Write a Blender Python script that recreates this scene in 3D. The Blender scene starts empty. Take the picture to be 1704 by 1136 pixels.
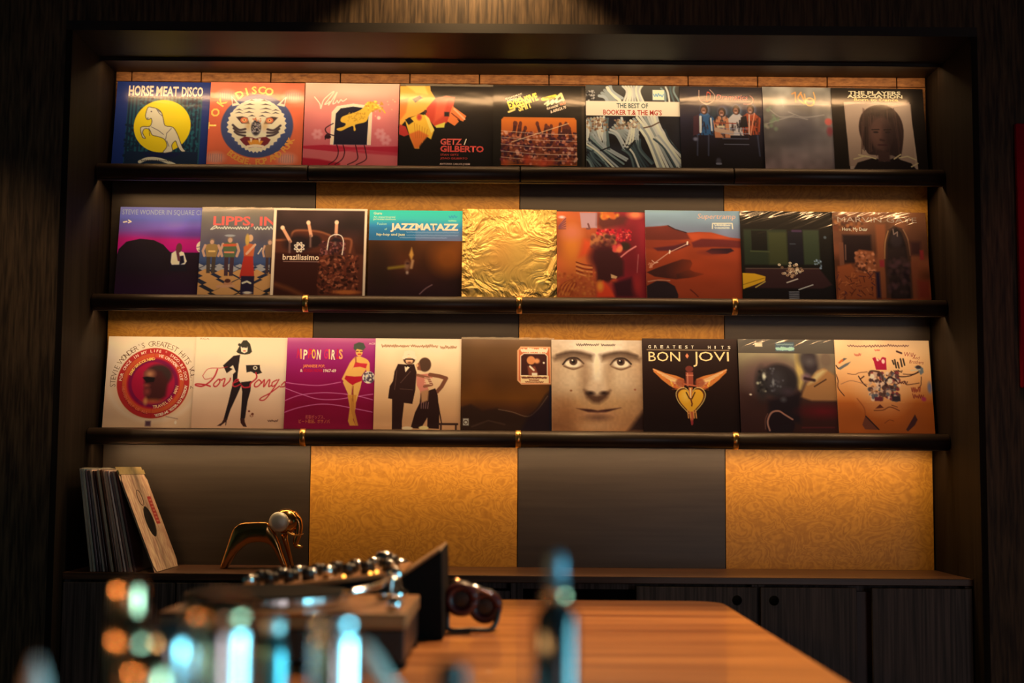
import bpy, bmesh, math, random
import numpy as np
from mathutils import Matrix, Vector

SC = bpy.context.scene
COL = SC.collection
R = math.radians

# ------------------------------------------------------------------ camera
FPX = 2367.0                       # 50 mm lens, in pixels of the 1704-wide frame
EYE = Vector((-0.023, -4.818, 1.20))
PITCH, ROLL = 0.0890, 0.00766
_f = Vector((0, math.cos(PITCH), math.sin(PITCH)))
_r0 = Vector((1, 0, 0)); _u0 = _r0.cross(_f)
_c, _s = math.cos(ROLL), math.sin(ROLL)
_r = _c * _r0 + _s * _u0; _u = _c * _u0 - _s * _r0
cam_d = bpy.data.cameras.new('camera')
cam_d.sensor_width = 36.0; cam_d.lens = FPX / 1704 * 36
cam = bpy.data.objects.new('camera', cam_d); COL.objects.link(cam)
cam.matrix_world = Matrix(((_r.x, _u.x, -_f.x, EYE.x), (_r.y, _u.y, -_f.y, EYE.y), (_r.z, _u.z, -_f.z, EYE.z), (0, 0, 0, 1)))
cam_d.dof.use_dof = True; cam_d.dof.focus_distance = 4.72; cam_d.dof.aperture_fstop = 1.9
cam_d.clip_start = 0.05
SC.camera = cam

def ray(px, py):
    return _f + _r * ((px - 852) / FPX) - _u * ((py - 568) / FPX)
def at(px, py, Y):                 # where the sight line through a pixel meets the vertical plane y = Y
    d = ray(px, py); return EYE + d * ((Y - EYE.y) / d.y)
def at_z(px, py, z):               # ... or the horizontal plane at height z
    d = ray(px, py); return EYE + d * ((z - EYE.z) / d.z)

# ------------------------------------------------------------------ world, exposure, lamps
w = bpy.data.worlds.new('room_air'); SC.world = w; w.use_nodes = True
w.node_tree.nodes['Background'].inputs['Color'].default_value = (0.55, 0.6, 0.8, 1)
w.node_tree.nodes['Background'].inputs['Strength'].default_value = 0.006
SC.view_settings.view_transform = 'Standard'; SC.view_settings.look = 'None'
SC.view_settings.exposure = 0.0; SC.view_settings.gamma = 1.0
SC.view_settings.use_curve_mapping = False
SC.cycles.max_bounces = 8; SC.cycles.transparent_max_bounces = 12
SC.cycles.sample_clamp_indirect = 6.0

WARM = (1.0, 0.56, 0.245)
DAY = (0.20, 0.74, 0.92)
def area(name, loc, rot, sx, sy, power, col, parent=None, spread=180):
    d = bpy.data.lights.new(name, 'AREA'); d.shape = 'RECTANGLE'; d.size = sx; d.size_y = sy
    d.energy = power; d.color = col; d.spread = R(spread)
    o = bpy.data.objects.new(name, d); COL.objects.link(o); o.location = loc; o.rotation_euler = rot
    if parent: o.parent = parent
    return o
def spot(name, loc, target, power, col, angle, blend=0.4, size=0.03):
    d = bpy.data.lights.new(name, 'SPOT'); d.energy = power; d.color = col
    d.spot_size = R(angle); d.spot_blend = blend; d.shadow_soft_size = size
    o = bpy.data.objects.new(name, d); COL.objects.link(o); o.location = loc
    o.rotation_euler = (Vector(target) - Vector(loc)).to_track_quat('-Z', 'Y').to_euler()
    return o
# LED strips: one under the niche head, one tucked behind the lip of each shelf
for z, y, p, tilt, spr in [(2.551, -0.150, 6.0, 24, 180), (2.157, -0.138, 8.4, -3, 180), (1.722, -0.138, 8.2, -5, 180), (1.282, -0.138, 7.6, 38, 140)]:
    area('led_light', (0, y, z), (R(tilt), 0, 0), 2.76, 0.010, p, WARM, spread=spr)
spot('downlight_light', (-0.16, -0.60, 2.96), (-0.16, -0.57, 2.0), 52, (1.0, 0.66, 0.30), 106, 0.22)
spot('downlight_light', (-1.95, -1.5, 2.95), (-1.58, -0.47, 1.72), 30, (1.0, 0.62, 0.30), 24, 1.0)
spot('table_light', (0.40, -1.25, 2.95), (0.25, -1.95, 0.85), 300, (1.0, 0.60, 0.30), 54, 0.8, 0.06)
area('daylight', (3.95, -5.2, 1.15), (R(90), 0, R(90)), 5.0, 2.2, 105, DAY, spread=60)
area('daylight', (2.3, -7.95, 1.05), (R(90), 0, 0), 1.3, 2.0, 22, (1.0, 0.86, 0.86))
for p, l in ((70, (-2.8, -4.5, 1.75)), (45, (-2.1, -6.3, 2.0))):
    spot('amber_glint_spot', l, (-0.25, -3.5, 1.0), p, (1.0, 0.50, 0.16), 28, 0.5, 0.15)  # unseen amber spots, added for warm glints on the bar tools

# ------------------------------------------------------------------ helpers
def tag(o, label, cat, group=None):
    o['label'] = label; o['category'] = cat
    if group: o['group'] = group
    return o
def struct(o):
    o['kind'] = 'structure'; return o
def link(name, me, mats, parent=None, smooth=False):
    o = bpy.data.objects.new(name, me); COL.objects.link(o)
    for m in (mats if isinstance(mats, (list, tuple)) else [mats]): me.materials.append(m)
    if smooth:
        for p in me.polygons: p.use_smooth = True
    if parent: o.parent = parent
    return o
def empty(name, loc, rot=(0, 0, 0)):
    o = bpy.data.objects.new(name, None); COL.objects.link(o); o.location = loc; o.rotation_euler = rot
    o.empty_display_size = 0.05; return o
def done(name, bm, mats, parent=None, smooth=False, bevel=0, seg=2):
    bmesh.ops.recalc_face_normals(bm, faces=bm.faces)
    me = bpy.data.meshes.new(name); bm.to_mesh(me); bm.free()
    o = link(name, me, mats, parent, smooth)
    if bevel:
        b = o.modifiers.new('bevel', 'BEVEL'); b.width = bevel; b.segments = seg; b.limit_method = 'ANGLE'
    return o
def box(bm, x0, x1, y0, y1, z0, z1, mi=0):
    v = [bm.verts.new((x, y, z)) for z in (z0, z1) for y in (y0, y1) for x in (x0, x1)]
    for f in ((0, 1, 3, 2), (4, 5, 7, 6), (0, 1, 5, 4), (2, 3, 7, 6), (0, 2, 6, 4), (1, 3, 7, 5)):
        bm.faces.new([v[i] for i in f]).material_index = mi
def boxes(name, bs, mats, parent=None, bevel=0):
    bm = bmesh.new()
    for b in bs: box(bm, *b)
    return done(name, bm, mats, parent, bevel=bevel)
def lathe(bm, prof, c=(0, 0, 0), n=32, axis='z', cap=True):
    rings = []
    for r, h in prof:
        ring = []
        for i in range(n):
            a = 2 * math.pi * i / n
            p = (r * math.cos(a), r * math.sin(a), h)
            if axis == 'y': p = (p[0], p[2], p[1])
            if axis == 'x': p = (p[2], p[0], p[1])
            ring.append(bm.verts.new((c[0] + p[0], c[1] + p[1], c[2] + p[2])))
        rings.append(ring)
    for a, b in zip(rings, rings[1:]):
        for i in range(n): bm.faces.new((a[i], a[(i + 1) % n], b[(i + 1) % n], b[i]))
    if cap:
        bm.faces.new(rings[0]); bm.faces.new(rings[-1])
def prism(bm, pts, y0, y1):        # (x, z) outline pulled along y
    a = [bm.verts.new((x, y0, z)) for x, z in pts]; b = [bm.verts.new((x, y1, z)) for x, z in pts]
    bm.faces.new(a); bm.faces.new(b)
    n = len(pts)
    for i in range(n): bm.faces.new((a[i], a[(i + 1) % n], b[(i + 1) % n], b[i]))
def tube(bm, pts, rad, n=12):
    pts = [Vector(p) for p in pts]; rings = []
    rads = rad if isinstance(rad, (list, tuple)) else [rad] * len(pts)
    for i, p in enumerate(pts):
        d = (pts[min(i + 1, len(pts) - 1)] - pts[max(i - 1, 0)]).normalized()
        a = d.orthogonal().normalized() if i == 0 else (pa - d * pa.dot(d)).normalized()
        pa = a; b = d.cross(a)
        rings.append([bm.verts.new(p + (a * math.cos(t) + b * math.sin(t)) * rads[i]) for t in [2 * math.pi * k / n for k in range(n)]])
    for a, b in zip(rings, rings[1:]):
        for i in range(n): bm.faces.new((a[i], a[(i + 1) % n], b[(i + 1) % n], b[i]))
    bm.faces.new(rings[0]); bm.faces.new(rings[-1])

# ------------------------------------------------------------------ materials
def mat(name):
    m = bpy.data.materials.new(name); m.use_nodes = True
    return m, m.node_tree.nodes, m.node_tree.links, m.node_tree.nodes['Principled BSDF']
def plain(name, col, rough=0.5, metal=0.0, coat=0.0, spec=0.5, noise=0.12):
    m, N, L, P = mat(name)
    tc = N.new('ShaderNodeTexCoord'); nz = N.new('ShaderNodeTexNoise'); nz.inputs['Scale'].default_value = 35
    L.new(tc.outputs['Object'], nz.inputs['Vector'])
    mx = N.new('ShaderNodeMix'); mx.data_type = 'RGBA'
    mx.inputs[6].default_value = (*[c * (1 - noise) for c in col], 1); mx.inputs[7].default_value = (*[min(1, c * (1 + noise)) for c in col], 1)
    L.new(nz.outputs['Fac'], mx.inputs[0]); L.new(mx.outputs[2], P.inputs['Base Color'])
    P.inputs['Roughness'].default_value = rough; P.inputs['Metallic'].default_value = metal
    P.inputs['Coat Weight'].default_value = coat; P.inputs['Specular IOR Level'].default_value = spec
    return m
def wood(name, c0, c1, scale=(45, 45, 1.6), rough=0.45, bump=0.25, detail=6, lo=0.35, hi=0.68, distort=0.3, coat=0.0, spec=0.5):
    m, N, L, P = mat(name)
    tc = N.new('ShaderNodeTexCoord'); mp = N.new('ShaderNodeMapping'); mp.inputs['Scale'].default_value = scale
    nz = N.new('ShaderNodeTexNoise'); nz.inputs['Scale'].default_value = 1.0; nz.inputs['Detail'].default_value = detail
    nz.inputs['Distortion'].default_value = distort
    rp = N.new('ShaderNodeValToRGB'); rp.color_ramp.elements[0].position = lo; rp.color_ramp.elements[1].position = hi
    rp.color_ramp.elements[0].color = (*c0, 1); rp.color_ramp.elements[1].color = (*c1, 1)
    bp = N.new('ShaderNodeBump'); bp.inputs['Strength'].default_value = bump; bp.inputs['Distance'].default_value = 0.002
    L.new(tc.outputs['Object'], mp.inputs['Vector']); L.new(mp.outputs[0], nz.inputs['Vector'])
    L.new(nz.outputs['Fac'], rp.inputs[0]); L.new(rp.outputs[0], P.inputs['Base Color'])
    L.new(nz.outputs['Fac'], bp.inputs['Height']); L.new(bp.outputs[0], P.inputs['Normal'])
    P.inputs['Roughness'].default_value = rough; P.inputs['Coat Weight'].default_value = coat
    P.inputs['Specular IOR Level'].default_value = spec
    return m
def burl_mat():
    m, N, L, P = mat('burl_veneer')
    tc = N.new('ShaderNodeTexCoord')
    mp = N.new('ShaderNodeMapping'); mp.inputs['Scale'].default_value = (8.5, 8.5, 12.0)
    n1 = N.new('ShaderNodeTexNoise'); n1.inputs['Scale'].default_value = 1.0; n1.inputs['Detail'].default_value = 3; n1.inputs['Distortion'].default_value = 1.4
    mul = N.new('ShaderNodeMath'); mul.operation = 'MULTIPLY'; mul.inputs[1].default_value = 62.0
    sn = N.new('ShaderNodeMath'); sn.operation = 'SINE'
    n2 = N.new('ShaderNodeTexNoise'); n2.inputs['Scale'].default_value = 70; n2.inputs['Detail'].default_value = 3
    add = N.new('ShaderNodeMath'); add.operation = 'MULTIPLY_ADD'; add.inputs[1].default_value = 0.22; 
    ad2 = N.new('ShaderNodeMath'); ad2.operation = 'ADD'
    rp = N.new('ShaderNodeValToRGB')
    rp.color_ramp.elements[0].position = 0.15; rp.color_ramp.elements[0].color = (0.31, 0.150, 0.017, 1)
    rp.color_ramp.elements[1].position = 0.95; rp.color_ramp.elements[1].color = (0.50, 0.275, 0.038, 1)
    L.new(tc.outputs['Object'], mp.inputs[0]); L.new(mp.outputs[0], n1.inputs['Vector']); L.new(tc.outputs['Object'], n2.inputs['Vector'])
    L.new(n1.outputs['Fac'], mul.inputs[0]); L.new(mul.outputs[0], sn.inputs[0])
    L.new(sn.outputs[0], add.inputs[0]); L.new(n2.outputs['Fac'], add.inputs[2]); L.new(add.outputs[0], ad2.inputs[0]); ad2.inputs[1].default_value = 0.05
    L.new(ad2.outputs[0], rp.inputs[0]); L.new(rp.outputs[0], P.inputs['Base Color'])
    P.inputs['Roughness'].default_value = 0.42
    return m
def tile_mat():
    m, N, L, P = mat('tile_wood')
    tc = N.new('ShaderNodeTexCoord'); mp = N.new('ShaderNodeMapping'); mp.inputs['Scale'].default_value = (26, 26, 80)
    nz = N.new('ShaderNodeTexNoise'); nz.inputs['Scale'].default_value = 1.0; nz.inputs['Detail'].default_value = 8; nz.inputs['Roughness'].default_value = 0.7
    rp = N.new('ShaderNodeValToRGB'); rp.color_ramp.elements[0].position = 0.3; rp.color_ramp.elements[1].position = 0.75
    rp.color_ramp.elements[0].color = (0.09, 0.028, 0.010, 1); rp.color_ramp.elements[1].color = (0.46, 0.235, 0.08, 1)
    L.new(tc.outputs['Object'], mp.inputs[0]); L.new(mp.outputs[0], nz.inputs['Vector']); L.new(nz.outputs['Fac'], rp.inputs[0])
    L.new(rp.outputs[0], P.inputs['Base Color']); P.inputs['Roughness'].default_value = 0.6
    return m
def emit(name, col, st):
    m, N, L, P = mat(name)
    P.inputs['Base Color'].default_value = (*col, 1); P.inputs['Emission Color'].default_value = (*col, 1); P.inputs['Emission Strength'].default_value = st
    return m
def glass(name, col, rough=0.02):
    m, N, L, P = mat(name)
    P.inputs['Base Color'].default_value = (*col, 1); P.inputs['Transmission Weight'].default_value = 1.0; P.inputs['Roughness'].default_value = rough
    return m
def sleeve_mat(name, rough, coat, coat_rough, bump, scale, spec=0.15, tilt=20):
    m, N, L, P = mat(name)
    at_ = N.new('ShaderNodeVertexColor'); at_.layer_name = 'print'
    L.new(at_.outputs['Color'], P.inputs['Base Color'])
    P.inputs['Roughness'].default_value = rough; P.inputs['Coat Weight'].default_value = coat
    P.inputs['Coat Roughness'].default_value = coat_rough; P.inputs['Specular IOR Level'].default_value = spec
    tc = N.new('ShaderNodeTexCoord'); mp = N.new('ShaderNodeMapping'); mp.inputs['Scale'].default_value = scale
    m0 = N.new('ShaderNodeMapping'); m0.inputs['Rotation'].default_value = (0, R(tilt), 0)
    oi = N.new('ShaderNodeObjectInfo'); sc = N.new('ShaderNodeVectorMath'); sc.operation = 'SCALE'; sc.inputs[0].default_value = (31, 17, 23)
    ad = N.new('ShaderNodeVectorMath'); ad.operation = 'ADD'
    L.new(oi.outputs['Random'], sc.inputs['Scale']); L.new(tc.outputs['Object'], m0.inputs[0]); L.new(m0.outputs[0], mp.inputs[0])
    L.new(mp.outputs[0], ad.inputs[0]); L.new(sc.outputs[0], ad.inputs[1])
    nz = N.new('ShaderNodeTexNoise'); nz.inputs['Scale'].default_value = 1; nz.inputs['Detail'].default_value = 2; nz.inputs['Distortion'].default_value = 0.6
    L.new(ad.outputs[0], nz.inputs['Vector'])
    bp = N.new('ShaderNodeBump'); bp.inputs['Strength'].default_value = bump; bp.inputs['Distance'].default_value = 0.006
    L.new(nz.outputs['Fac'], bp.inputs['Height']); L.new(bp.outputs[0], P.inputs['Coat Normal'])
    return m

M_WALL = wood('dark_wall_veneer', (0.022, 0.012, 0.007), (0.100, 0.060, 0.032), (110, 110, 8.0), 0.55, 0.3, detail=8, spec=0.3)
M_JAMB = wood('jamb_veneer', (0.007, 0.005, 0.004), (0.014, 0.0105, 0.008), (50, 50, 1.5), 0.65, 0.1, spec=0.08)
M_SOFFIT = wood('soffit_lacquer', (0.009, 0.005, 0.004), (0.015, 0.008, 0.006), (3, 40, 40), 0.55, 0.05)
M_SHELF = wood('dark_shelf_wood', (0.016, 0.011, 0.009), (0.034, 0.022, 0.016), (2, 40, 40), 0.5, 0.1)
M_NOSE = plain('dark_leather', (0.030, 0.019, 0.014), 0.42, 0, 0, 0.5, 0.3)
M_PANEL = wood('grey_brown_panel', (0.018, 0.0145, 0.0115), (0.028, 0.023, 0.019), (3, 30, 55), 0.40, 0.08, spec=0.65)
M_BURL = burl_mat(); M_TILE = tile_mat()
M_GROUT = plain('joint', (0.03, 0.018, 0.012), 0.8)
M_COUNTER = wood('counter_wood', (0.040, 0.018, 0.010), (0.105, 0.048, 0.025), (3, 60, 60), 0.38, 0.2)
M_DOOR = wood('cabinet_oak', (0.020, 0.0155, 0.016), (0.115, 0.088, 0.088), (110, 110, 3.0), 0.55, 0.35, detail=8)
M_BLACK = plain('black_plastic', (0.012, 0.012, 0.013), 0.35)
M_MATTE = plain('black_matte', (0.004, 0.004, 0.004), 0.8, spec=0.1)
M_BRASS = plain('brass', (0.80, 0.47, 0.16), 0.28, 1.0)
M_BRONZE = plain('polished_bronze', (0.62, 0.33, 0.11), 0.20, 1.0)
M_STEEL = plain('polished_steel', (0.78, 0.80, 0.82), 0.16, 1.0)
M_SILVER = plain('brushed_silver', (0.80, 0.81, 0.78), 0.5, 0.85)
M_COPPER = plain('copper', (0.88, 0.48, 0.26), 0.18, 1.0)
M_TABLE = wood('table_wood', (0.24, 0.075, 0.022), (0.56, 0.235, 0.075), (0.9, 15, 15), 0.30, 0.05, detail=4, coat=0.25)
M_PLINTH = wood('walnut', (0.20, 0.09, 0.035), (0.38, 0.19, 0.08), (3, 60, 60), 0.35, 0.05)
M_PAPER = plain('paper', (0.68, 0.60, 0.52), 0.7)
# ------------------------------------------------------------------ the setting
NW = 1.425; ND = -0.47; NT = 2.556
struct(boxes('floor', [(-4, 4, -8, 0.3, -0.05, 0)], plain('floor_boards', (0.05, 0.035, 0.025), 0.5)))
struct(boxes('ceiling', [(-4, 4, -8, 0.3, 3.0, 3.05)], plain('ceiling_paint', (0.03, 0.027, 0.025), 0.8)))
struct(boxes('wall_left', [(-4.1, -4.0, -8, 0.3, 0, 3)], M_WALL))
struct(boxes('wall_right', [(4.0, 4.1, -8, 0.3, 0, 3)], M_WALL))
struct(boxes('wall_front', [(-4.1, 4.1, -8.1, -8.0, 0, 3)], M_WALL))
M_FRAME = plain('window_frame', (0.03, 0.03, 0.03), 0.5)
struct(boxes('window_1', [(3.93, 4.0, -7.75, -2.65, 2.26, 2.32), (3.93, 4.0, -7.75, -7.70, 0, 2.26), (3.93, 4.0, -2.70, -2.65, 0, 2.26)] + [(3.93, 3.946, y - 0.02, y + 0.02, 0, 2.26) for y in (-6.45, -5.2, -3.95)], M_FRAME))
struct(boxes('window_2', [(1.6, 3.0, -8, -7.93, 2.06, 2.12), (1.6, 1.65, -8, -7.93, 0, 2.06), (2.95, 3.0, -8, -7.93, 0, 2.06)], M_FRAME))
wb = struct(boxes('wall_back', [(-4, -NW, ND, 0.3, 0, 3), (NW, 4, ND, 0.3, 0, 3), (-NW, NW, ND, 0.3, NT + 0.03, 3), (-NW, NW, 0.016, 0.3, 0, NT + 0.03)], M_WALL))
struct(boxes('trim_1', [(-NW, -1.405, ND, 0.016, 0, NT)], M_JAMB))
struct(boxes('trim_2', [(1.405, NW, ND, 0.016, 0, NT)], M_JAMB))
struct(boxes('trim_3', [(-NW, NW, ND, 0.016, NT, NT + 0.03), (-1.405, 1.405, -0.174, -0.166, NT - 0.011, NT)], M_SOFFIT))
SH = [2.199, 1.764, 1.324]; CT = 0.871
def panel(name, x0, x1, z0, z1, m):
    o = boxes(name, [(x0 + 0.0015, x1 - 0.0015, 0.0, 0.016, z0, z1)], m, wb); struct(o)
bands = [(SH[1] - 0.03, SH[0] - 0.02, 1), (SH[2] - 0.03, SH[1] - 0.02, 0), (CT, SH[2] - 0.02, 1)]
for z0, z1, ph in bands:
    for k in range(4):
        b = (k + ph) % 2 == 0
        panel('burl_panel' if b else 'dark_panel', -1.4 + 0.7 * k, -0.7 + 0.7 * k, z0 + 0.011 if z0 > 1 else z0, z1, M_BURL if b else M_PANEL)
bm = bmesh.new()
x = -1.345
edges = [-1.4] + [x + 0.2405 * k for k in range(12)] + [1.4]
for a, b in zip(edges, edges[1:]):
    for z0, z1 in ((2.523, 2.5555), (2.37, 2.521), (2.19, 2.368)): box(bm, a + 0.002, b - 0.002, 0.0, 0.016, z0, z1)
o = done('tile_course', bm, M_TILE, wb, bevel=0.0015); struct(o)

# a dim red panel standing in for a red glow on the right wall face
p0 = at(1690, 205, ND - 0.02); p1 = at(1690, 645, ND - 0.02)
t = boxes('red_glow_panel', [(p0.x, p0.x + 0.5, ND - 0.022, ND - 0.002, p1.z, p0.z)], plain('red_glow_paint', (0.32, 0.006, 0.022), 0.9, spec=0.1), bevel=0.004)
tag(t, 'dark red cloth hanging on the wood wall at the right edge', 'wall hanging')
spot('red_glow_spot', (2.1, -1.3, 2.9), (1.75, -0.47, 1.75), 9, (1.0, 0.35, 0.25), 38, 0.9)  # unseen spot, added to make the red panel glow dimly

# shelves
for i, z in enumerate(SH):
    t = empty('display_shelf', (0, 0, z))
    tag(t, ['top display shelf of dark wood under the tile course', 'middle display shelf of dark wood with brass clips, below the top shelf', 'lowest display shelf of dark wood, above the empty counter bay'][i], 'shelf', 'display shelves in the niche')
    boxes('board', [(-1.4045, 1.4045, -0.150, -0.001, -0.024, 0)], M_SHELF, t)
    boxes('front_lip', [(-1.4045, 1.4045, -0.170, -0.151, -0.056, -0.006)], M_SHELF, t)
    xs = [-1.4045, -0.702, 0.0, 0.708, 1.4045]
    for a, b in zip(xs, xs[1:]):
        bm = bmesh.new(); lathe(bm, [(0.024, a + 0.0015), (0.0265, a + 0.004), (0.0265, b - 0.004), (0.024, b - 0.0015)], (0, -0.1655, -0.028), 28, 'x')
        done('nosing', bm, M_NOSE, t, smooth=True)
    if i:
        for xx in xs[1:4]:
            bm = bmesh.new(); lathe(bm, [(0.0275, xx - 0.009), (0.029, xx - 0.008), (0.029, xx + 0.008), (0.0275, xx + 0.009)], (0, -0.1655, -0.028), 28, 'x')
            done('brass_clip', bm, M_BRASS, t, smooth=True)
    boxes('led_channel', [(-1.385, 1.385, -0.147, -0.1285, -0.0405, -0.0245), (-1.385, 1.385, -0.1283, -0.125, -0.0445, -0.0245)], M_BLACK, t)

# counter and cabinets
t = boxes('countertop', [(-1.4045, 1.4045, -0.385, -0.001, CT - 0.022, CT)], M_COUNTER, bevel=0.002)
tag(t, 'long dark brown wooden countertop running along the bottom of the niche', 'countertop')
cabs = [(-1.403, -0.704, 'far left low cabinet behind the turntable and bar tools'), (-0.702, -0.003, 'dark oak low cabinet with a recessed door, just left of the niche centre'),
        (-0.001, 0.743, 'dark oak low cabinet half open above the table end'), (0.745, 1.403, 'rightmost dark oak low cabinet with a gap between its doors')]
FY = -0.365
for k, (x0, x1, lb) in enumerate(cabs):
    t = empty('cabinet', ((x0 + x1) / 2, FY, 0)); c = (x0 + x1) / 2; tag(t, lb, 'cabinet', 'low cabinets under the counter')
    W = (x1 - x0) / 2
    boxes('carcass', [(-W, -W + 0.018, 0, 0.36, 0.08, CT - 0.023), (W - 0.018, W, 0, 0.36, 0.08, CT - 0.023), (-W + 0.018, W - 0.018, 0.30, 0.36, 0.08, CT - 0.023),
                      (-W + 0.018, W - 0.018, 0.02, 0.30, 0.08, 0.10), (-W, W, 0.05, 0.36, 0, 0.08), (-W + 0.018, W - 0.018, 0.05, 0.30, CT - 0.045, CT - 0.023)], M_DOOR, t)
    def door(a, b, zt, hole=None, inset=0.0):
        d = boxes('door', [(a - c, b - c, -0.02 + inset, -0.001 + inset, 0.09, zt)], M_DOOR, t, bevel=0.0015)
        if hole is not None:
            bm = bmesh.new(); lathe(bm, [(0.001, -0.0012), (0.015, -0.0012), (0.0155, 0.0005)], (hole - c, -0.02 + inset, zt - 0.04), 24, 'y')
            done('finger_hole', bm, M_MATTE, d, smooth=True)
    if k == 0: door(x0 + 0.002, c - 0.002, CT - 0.030); door(c + 0.002, x1 - 0.002, CT - 0.030)
    if k == 1: door(x0 + 0.002, c - 0.002, CT - 0.030); door(c + 0.004, x1 - 0.020, CT - 0.048, inset=0.022)
    if k == 2: door(0.366, x1 - 0.004, CT - 0.030, hole=0.676)
    if k == 3: door(x0 + 0.004, 1.045, CT - 0.030, hole=0.79); door(1.092, x1 - 0.002, CT - 0.030)
    if k == 2: boxes('inner_panel', [(-W + 0.018, 0.36 - c, 0.10, 0.115, 0.10, CT - 0.045)], M_MATTE, t)
    if k == 3: boxes('inner_panel', [(-W + 0.018, W - 0.018, 0.03, 0.045, 0.10, CT - 0.045)], wood('red_inner', (0.04, 0.012, 0.01), (0.06, 0.02, 0.016)), t)
# ------------------------------------------------------------------ printed sleeves: a small painter working in sleeve space
NG = 176
_gx, _gy = np.meshgrid(np.linspace(0, 1, NG + 1), np.linspace(0, 1, NG + 1))
TINT = np.array([0.98, 0.60, 0.29])
def ink(c, gain=1.0):              # a colour as it looks under the warm strips -> the paper colour itself
    c = np.asarray(c, float) / 255.0
    lin = np.where(c <= 0.04045, c / 12.92, ((c + 0.055) / 1.055) ** 2.4)
    return np.clip(lin * gain / TINT, 0.002, 0.90)
def smooth(pts, n=6, closed=False):
    P = np.asarray(pts, float); m = len(P); out = []
    for i in range(m if closed else m - 1):
        if closed: a, b, c, d = P[i - 1], P[i], P[(i + 1) % m], P[(i + 2) % m]
        else: a, b, c, d = P[max(i - 1, 0)], P[i], P[i + 1], P[min(i + 2, m - 1)]
        for t in np.linspace(0, 1, n, endpoint=False):
            out.append(0.5 * (2 * b + (c - a) * t + (2 * a - 5 * b + 4 * c - d) * t * t + (3 * b - a - 3 * c + d) * t ** 3))
    if not closed: out.append(P[-1])
    return np.array(out)
_vn_cache = {}
def vnoise(nx, ny, seed):
    rs = np.random.RandomState(seed); g = rs.rand(ny + 2, nx + 2)
    x = _gx * nx; y = _gy * ny; xi = np.minimum(x.astype(int), nx); yi = np.minimum(y.astype(int), ny)
    fx = x - xi; fy = y - yi; fx = fx * fx * (3 - 2 * fx); fy = fy * fy * (3 - 2 * fy)
    return (g[yi, xi] * (1 - fx) + g[yi, xi + 1] * fx) * (1 - fy) + (g[yi + 1, xi] * (1 - fx) + g[yi + 1, xi + 1] * fx) * fy
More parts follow.
